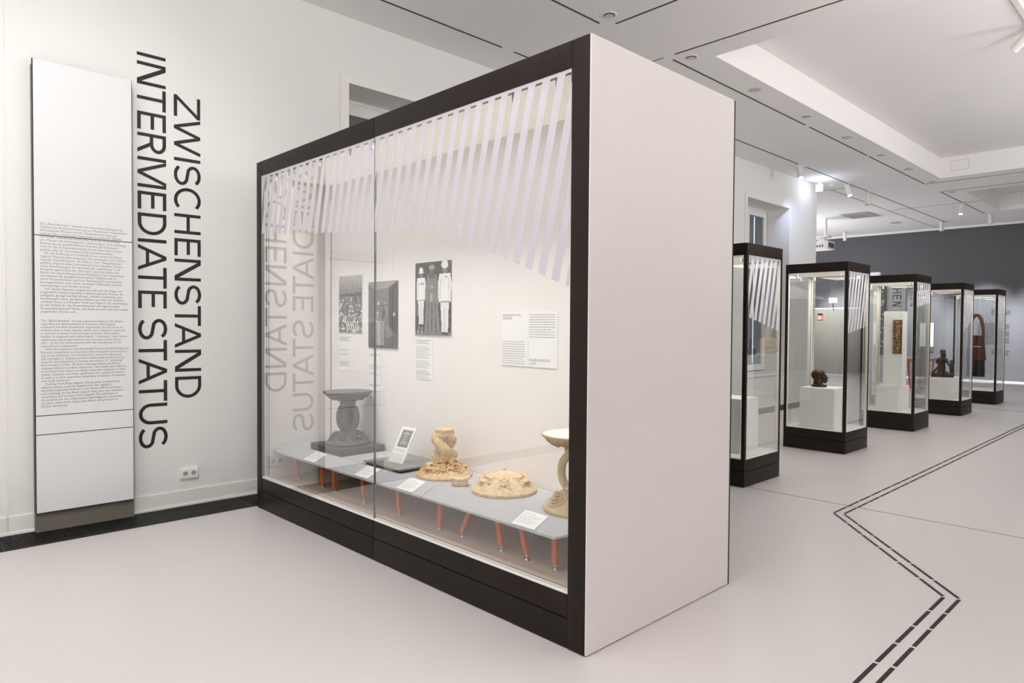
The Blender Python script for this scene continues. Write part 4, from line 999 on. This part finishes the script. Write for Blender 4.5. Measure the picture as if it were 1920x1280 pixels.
# garment on its arched wooden support
gm = thing('garment', 'dark red-brown garment hanging from an arched wooden support in the farthest showcase', 'garment', (-3.465, 16.55, 0.27))
gx, gy = -3.468, 16.55
MB().tube([(gx+0.122*math.cos(t), gy, 1.33+0.455*math.sin(t)**0.9) for t in np.linspace(0.0, PI, 25)], [0.020+0.012*math.sin(t) for t in np.linspace(0, PI, 25)], 10, flat=1.2).build('arched_support', m_wood, gm, smooth=True)
def cloth(z0, z1, w0, w1, d, name, mat, off=0):
    mb = MB(); n = 44; rows = 12
    for i in range(rows+1):
        z = z0+(z1-z0)*i/rows; w_ = w0+(w1-w0)*i/rows
        for q in range(n):
            a = 2*PI*q/n; fold = 1+0.07*math.sin(a*11+off)*(1-i/rows*0.6)
            mb.v.append((gx+w_*math.copysign(abs(math.cos(a))**0.6, math.cos(a))*fold, gy+off*0.01+d*math.sin(a)*fold, z))
    for i in range(rows):
        for q in range(n): A = i*n; q2 = (q+1) % n; mb.f.append((A+q, A+q2, A+n+q2, A+n+q))
    mb.f.append(tuple(range(n))[::-1]); mb.f.append(tuple(rows*n+q for q in range(n)))
    return mb.build(name, mat, gm, smooth='auto')
cloth(0.86, 1.36, 0.168, 0.128, 0.075, 'upper_cloth', m_brown); cloth(0.52, 0.90, 0.150, 0.150, 0.060, 'lower_cloth', m_blackcloth)
B('waist_band', m_vent, gm, gx-0.148, gy-0.086, 1.125, gx+0.10, gy-0.078, 1.145)
for d_x in (-0.04, 0.04): MB().tube([(gx+d_x, gy, 1.79), (gx+d_x, gy, 2.16)], 0.0012, 6).build('hanging_wire', m_steel, gm)

# ------------------------------------------------------------------ on the ceiling
def disc_light(x, y, label, kind):
    if kind == 'down':
        r = thing('recessed_downlight', label, 'downlight', (x, y, CZ), 'recessed downlights beside the ceiling recesses')
        MB().lathe([(0.050, 0.004), (0.053, -0.006), (0.070, -0.008), (0.078, -0.002), (0.078, 0.001)], (x, y, CZ), 28).build('trim_ring', m_lampwhite, r, smooth='auto')
        MB().lathe([(0.052, -0.007), (0.050, -0.0075), (0.001, -0.009)], (x, y, CZ), 24).build('dark_gap', m_slot, r)
        MB().lathe([(0.043, -0.010), (0.040, -0.013), (0.001, -0.016)], (x, y, CZ), 24).build('reflector', m_lensoff, r, smooth='auto')
    else:
        r = thing('ceiling_speaker', label, 'speaker', (x, y, CZ), 'flat round speakers along the ceiling recess')
        MB().lathe([(0.078, 0.001), (0.078, -0.004), (0.070, -0.006), (0.001, -0.007)], (x, y, CZ), 28).build('speaker_cover', m_disc, r, smooth='auto')
for x, y, l in ((-4.077, 5.185, 'round recessed downlight above the front top corner of the large showcase'), (-4.079, 6.628, 'round recessed downlight at the near corner of the large ceiling recess'),
                (-4.077, 9.607, 'round recessed downlight between first and second speaker discs of the recess'), (-4.077, 12.627, 'round recessed downlight between second and third speaker discs of the recess'),
                (-4.077, 15.611, 'round recessed downlight at the far corner of the large recess'), (-4.08, 17.08, 'round recessed downlight at the near corner of the small far recess')): disc_light(x, y, l, 'down')
for x, y, l in ((-4.075, 8.09, 'flat round speaker disc nearest the large showcase'), (-4.078, 11.107, 'flat round speaker disc, middle of three'), (-4.078, 14.101, 'flat round speaker disc farthest along the large recess')): disc_light(x, y, l, 'spk')
def track_spot(x, y, label, tilt=(0, 0, -1), lit=True, top=CZ, L=0.24):
    r = thing('track_spotlight', label, 'spotlight', (x, y, top), 'white cylinder spotlights under the ceiling')
    B('adapter', m_lampwhite, r, x-0.02, y-0.07, top-0.03, x+0.02, y+0.07, top-0.004)
    d = Vector(tilt).normalized(); p0 = Vector((x, y, top-0.03))
    a = p0; b = p0+d*L
    MB().tube([a, a+d*0.002, b-d*0.002, b], [0.046, 0.05, 0.05, 0.046], 20).build('lamp_cylinder', m_lampwhite, r, smooth='auto')
    MB().tube([b, b+d*0.003], [0.042, 0.040], 18).build('lens', m_lens if lit else m_black, r)
for x, y, l, t, lit in ((-5.365, 12.353, 'lit white spotlight above the far window, nearest on the wall track', (0.30, -0.24, -1), True), (-5.375, 14.679, 'lit white spotlight just right of the bright exit light', (0.36, -0.18, -1), True),
                   (-5.375, 15.875, 'pale white spotlight third along the wall track', (0, 0, -1), False), (-8.085, 22.0, 'white spotlight hanging right of the projector', (0, 0.05, -1), False),
                   (-5.39, 21.614, 'white spotlight at the far end of the wall track', (0, 0, -1), False), (-4.255, 18.734, 'lit white spotlight beside the small far ceiling recess', (-0.10, -0.18, -1), True),
                   (-4.144, 20.944, 'white spotlight at the far corner of the small ceiling recess', (0.05, 0.05, -1), False)): track_spot(x, y, l, t, lit)
tr = B('lighting_track', m_lampwhite, None, -1.535, 7.0, ZT-0.03, -1.485, 14.8, ZT); tag(tr, 'white lighting track inside the large ceiling recess', 'track')
track_spot(-1.51, 9.35, 'white spotlight on the track inside the large ceiling recess', (-0.75, 0.35, -0.6), False, ZT-0.03)
# exit light
ex = thing('exit_light', 'brightly glowing exit sign box under the ceiling at the wall corner', 'exit sign', (-5.62, 13.90, 4.3))
B('sign_box', m_exit, ex, -5.675, 13.88, 4.215, -5.555, 13.925, 4.345); B('hanger', m_lampwhite, ex, -5.63, 13.89, 4.345, -5.59, 13.915, CZ)
B('pictogram', m_green, ex, -5.665, 13.877, 4.235, -5.635, 13.88, 4.325)
pl_ = bpy.data.lights.new('exit_glow', 'POINT'); pl_.energy = 3.2; pl_.color = (0.62, 0.74, 1.0); pl_.shadow_soft_size = 0.06
po = bpy.data.objects.new('exit_glow', pl_); po.location = (-5.50, 13.72, 4.18); COL.objects.link(po)
spot('wall_corner_spot', (-5.40, 12.45, 4.17), (-5.87, 13.9, 3.0), 58, 62, 0.95, 0.05, (0.60, 0.70, 1.0))
e2 = thing('exit_sign', 'small glowing exit sign seen through the showcase with the bronze head', 'exit sign', (-8.66, 22.7, 2.38))
B('sign_panel', m_exit2, e2, -8.79, 22.68, 2.30, -8.54, 22.71, 2.455); B('bracket', m_black, e2, -8.68, 22.69, 2.136, -8.65, 22.70, 2.30)
fs = thing('extinguisher_sign', 'small red fire extinguisher sign on the beige partition', 'sign', (-9.08, 22.74, 1.85))
B('sign_plate', m_red, fs, -9.16, 22.738, 1.74, -9.0, 22.749, 1.90); B('sign_plate', m_black, fs, -9.16, 22.738, 1.915, -9.0, 22.749, 1.96)
g_ = MB(); g_.box(-9.13, 22.735, 1.765, -9.10, 22.738, 1.875).box(-9.08, 22.735, 1.80, -9.03, 22.738, 1.815).box(-9.06, 22.735, 1.765, -9.05, 22.738, 1.875); g_.build('pictogram', m_paper, fs)
sd = MB().lathe([(0.052, 0.001), (0.052, -0.015), (0.040, -0.035), (0.001, -0.038)], (-5.64, 14.55, CZ), 20).build('smoke_detector', m_lampwhite, None, smooth='auto', at=(-5.64, 14.55, CZ)); tag(sd, 'small round smoke detector beside the bright exit light', 'smoke detector')
vt = thing('ceiling_vent', 'grey rectangular ventilation grille in the rear ceiling', 'vent', (-6.6, 19.0, CZ))
B('vent_frame', m_vent, vt, -6.95, 18.50, CZ-0.008, -6.25, 19.45, CZ-0.001)
for i in range(14): B('louver', m_disc, vt, -6.92, 18.54+i*0.065, CZ-0.012, -6.28, 18.575+i*0.065, CZ-0.008)
cs = MB().lathe([(0.15, 0.001), (0.15, -0.006), (0.13, -0.008), (0.001, -0.009)], (-6.35, 21.0, CZ), 28).build('ceiling_disc', m_vent, None, smooth='auto', at=(-6.35, 21.0, CZ)); tag(cs, 'grey round ceiling disc behind the ventilation grille', 'speaker')
for i, (x0_, z0_, yb, l) in enumerate(((-3.71, 4.555, 15.40, 'thin-edged access hatch in the far side of the large ceiling recess'), (-3.45, 4.56, 20.55, 'thin-edged access hatch in the small far ceiling recess'))):
    h_ = thing('access_hatch', l, 'hatch', (x0_+0.14, yb, 4.65)); B('hatch_gap', m_vent, h_, x0_, yb-0.002, z0_, x0_+0.30, yb-0.0005, z0_+0.19); B('hatch_cover', m_ceil, h_, x0_+0.006, yb-0.004, z0_+0.006, x0_+0.294, yb-0.002, z0_+0.184)
# projector
pj = thing('projector', 'white ceiling projector partly hidden by the wall corner', 'projector', (-7.45, 19.0, 3.7))
MB().box(-7.95, 18.75, 3.60, -7.32, 19.22, 3.83).build('projector_body', m_lampwhite, pj, bev=0.02, smooth='auto')
B('vent_slots', m_bluegrey, pj, -7.322, 18.80, 3.65, -7.316, 19.17, 3.78)
for i in range(3): B('port', m_bluegrey, pj, -7.62+i*0.07, 18.745, 3.66, -7.585+i*0.07, 18.751, 3.72)
B('mount_plate', m_lampwhite, pj, -7.78, 18.86, 3.93, -7.36, 19.12, 3.98); B('mount_arm', m_lampwhite, pj, -7.66, 18.93, 3.83, -7.48, 19.05, 3.93)
MB().tube([(-7.47, 18.98, 3.98), (-7.47, 18.98, CZ)], 0.035, 12).build('drop_pole', m_lampwhite, pj, smooth='auto')

# ------------------------------------------------------------------ far end of the hall
def wall_text(label, x0, x1, z0, z1, n):
    H = z1-z0; me = rows_mesh([(0, (x1-x0)*(0.97 if i % 5 else 0.7), -H*(i+0.6)/n, H/n*0.42) for i in range(n)])
    r = thing('wall_text', label, 'wall text', ((x0+x1)/2, BY, (z0+z1)/2)); place_flat(me, 'printed_lines', m_letter, r, (x0, BY-0.002, z1), (1, 0, 0), (0, 0, 1))
wall_text('long printed text block on the far grey wall behind the garment', -4.86, -4.10, 1.04, 1.67, 16)
wall_text('short printed heading lines above the long text on the far wall', -4.56, -4.09, 1.88, 2.07, 4)
wall_text('short printed lines at the bottom of the far wall text', -4.53, -4.10, 0.75, 0.93, 4)
# light free-standing partition with lettering, seen through the third showcase
fp = thing('exhibition_wall', 'pale free-standing exhibition wall seen through the plaque showcase', 'partition', (-6.4, 20.5, 0))
B('wall_board', m_vent, fp, -6.58, 20.5, 0, -5.925, 20.62, 2.90); B('end_board', m_white, fp, -6.83, 20.48, 0, -6.584, 20.62, 3.045)
rl = B('picture_board', m_bluegrey, fp, -6.575, 20.465, 0.76, -6.41, 20.498, 2.68)
for i in range(14): B('relief_patch', m_vent, rl, -6.56+0.035*(i % 3), 20.455, 0.85+0.125*i, -6.535+0.045*(i % 3), 20.466, 0.90+0.125*i)
def small_letters(parent, chars, x, z, y, cap, mat):
    for c in chars:
        wd = 0.62 if c != 'I' else 0.14; mb = MB()
        for q in glyph(c, wd): mb.prism([(x+p.y*cap, y, z-p.x*cap) for p in q], (0, -0.002, 0))
        mb.build('letter', mat, parent); z -= wd*cap+0.05
small_letters(fp, 'CHEN', -6.25, 2.76, 20.499, 0.21, m_letter)
bl = thing('wall_lettering', 'dark vertical lettering on the far grey wall above the orange-legged table', 'lettering', (-6.55, BY, 2.4)); small_letters(bl, 'SHEN', -6.64, 2.75, BY-0.001, 0.17, m_letter)
ft = thing('orange_table', 'grey-topped table with slanted orange legs at the far end', 'table', (-5.45, 19.35, 0))
B('table_top', m_tbl, ft, -5.95, 18.95, 0.735, -4.95, 19.75, 0.765); B('apron', m_orange, ft, -5.92, 18.98, 0.655, -4.98, 19.0, 0.735); B('apron', m_orange, ft, -4.995, 19.0, 0.685, -4.975, 19.72, 0.735)
for x, dx in ((-5.86, 0.06), (-5.74, -0.04), (-5.60, 0.05), (-5.30, -0.05), (-5.16, 0.05), (-5.02, -0.03)):
    for y in (19.02, 19.66):
        h = 0.017; q = lambda X, z: [(X-h, y-h, z), (X+h, y-h, z), (X+h, y+h, z), (X-h, y+h, z)]
        MB().hexa(q(x+dx, 0), q(x, 0.735)).build('leg', m_orange, ft)
sc_ = thing('wall_board', 'white upright board with grey foot on the far wall', 'board', (-6.15, BY, 1.3)); B('board_sheet', m_paper, sc_, -6.35, BY-0.03, 0.95, -5.985, BY-0.001, 1.66); B('board_foot', m_bluegrey, sc_, -6.35, BY-0.032, 0.80, -5.985, BY-0.001, 0.945)

# ------------------------------------------------------------------ display on the right of the hall, seen mirrored in the side glass of the nearest tall showcase
o = MB().box(0.62, 13.5, 0, 1.40, 15.9, 0.90).build('display_plinth', m_white, None, bev=0.004, smooth='auto', at=(1.0, 14.7, 0)); tag(o, 'long white display plinth seen mirrored in the glass of the nearest tall showcase', 'plinth')
bu = MB(); c = (0, 0, 0)
bu.lathe([(0.17, 0), (0.18, 0.03), (0.17, 0.12), (0.19, 0.20), (0.20, 0.29), (0.15, 0.34), (0.08, 0.37), (0.065, 0.41)], c, 24)
bu.ball((-0.01, 0, 0.50), (0.085, 0.075, 0.105)); bu.ball((-0.085, 0, 0.49), (0.018, 0.016, 0.022)); bu.lathe([(0.088, 0.535), (0.092, 0.545), (0.075, 0.60), (0.03, 0.625), (0.001, 0.627)], (-0.005, 0, 0), 20)
for q in (-1, 1): bu.tube([(0, q*0.17, 0.30), (-0.06, q*0.21, 0.18), (-0.16, q*0.10, 0.16)], [0.055, 0.05, 0.035], 9); bu.ball((-0.075, q*0.028, 0.515), 0.014)
o = tag(link('stone_bust', remeshed(bu, 'stone_bust', 0.008, 2), m_bowl, None, True), 'pale stone bust seen mirrored in the glass of the nearest tall showcase', 'bust'); o.location = (1.0, 14.95, 0.90)
o = MB().box(0.92, 13.85, 0.90, 1.10, 14.22, 1.03).build('figurine_block', m_bronze, None, bev=0.003, smooth='auto', at=(1.0, 14.03, 0.90)); tag(o, 'dark block carrying two figurines, seen mirrored in the showcase glass', 'block')
for y_, h_, l_ in ((13.94, 0.22, 'straight dark figurine on the mirrored dark block'), (14.12, 0.24, 'dark figurine with outstretched arm on the mirrored dark block')):
    fgn = MB(); fgn.tube([(0, 0, 0), (0, 0, 0.03)], 0.035, 12)
    for q in (-1, 1): fgn.tube([(0, q*0.014, 0.02), (0.005, q*0.016, 0.06), (0, q*0.010, h_*0.45)], [0.010, 0.012, 0.016], 8)
    fgn.tube([(0, 0, h_*0.42), (0, 0, h_*0.6), (0, 0, h_*0.78), (0, 0, h_*0.84)], [0.022, 0.020, 0.026, 0.010], 10); fgn.ball((0, 0, h_*0.92), (0.018, 0.018, 0.022))
    for q in (-1, 1): fgn.tube([(0, q*0.024, h_*0.76), (-0.01, q*0.036, h_*0.62), (-0.03 if q < 0 or h_ < 0.23 else -0.01, q*(0.030 if q < 0 or h_ < 0.23 else 0.075), h_*0.56)], [0.010, 0.009, 0.007], 7)
    o = tag(link('figurine', remeshed(fgn, 'figurine', 0.004, 1), m_bronze, None, True), l_, 'figurine'); o.location = (1.0, y_, 1.03)
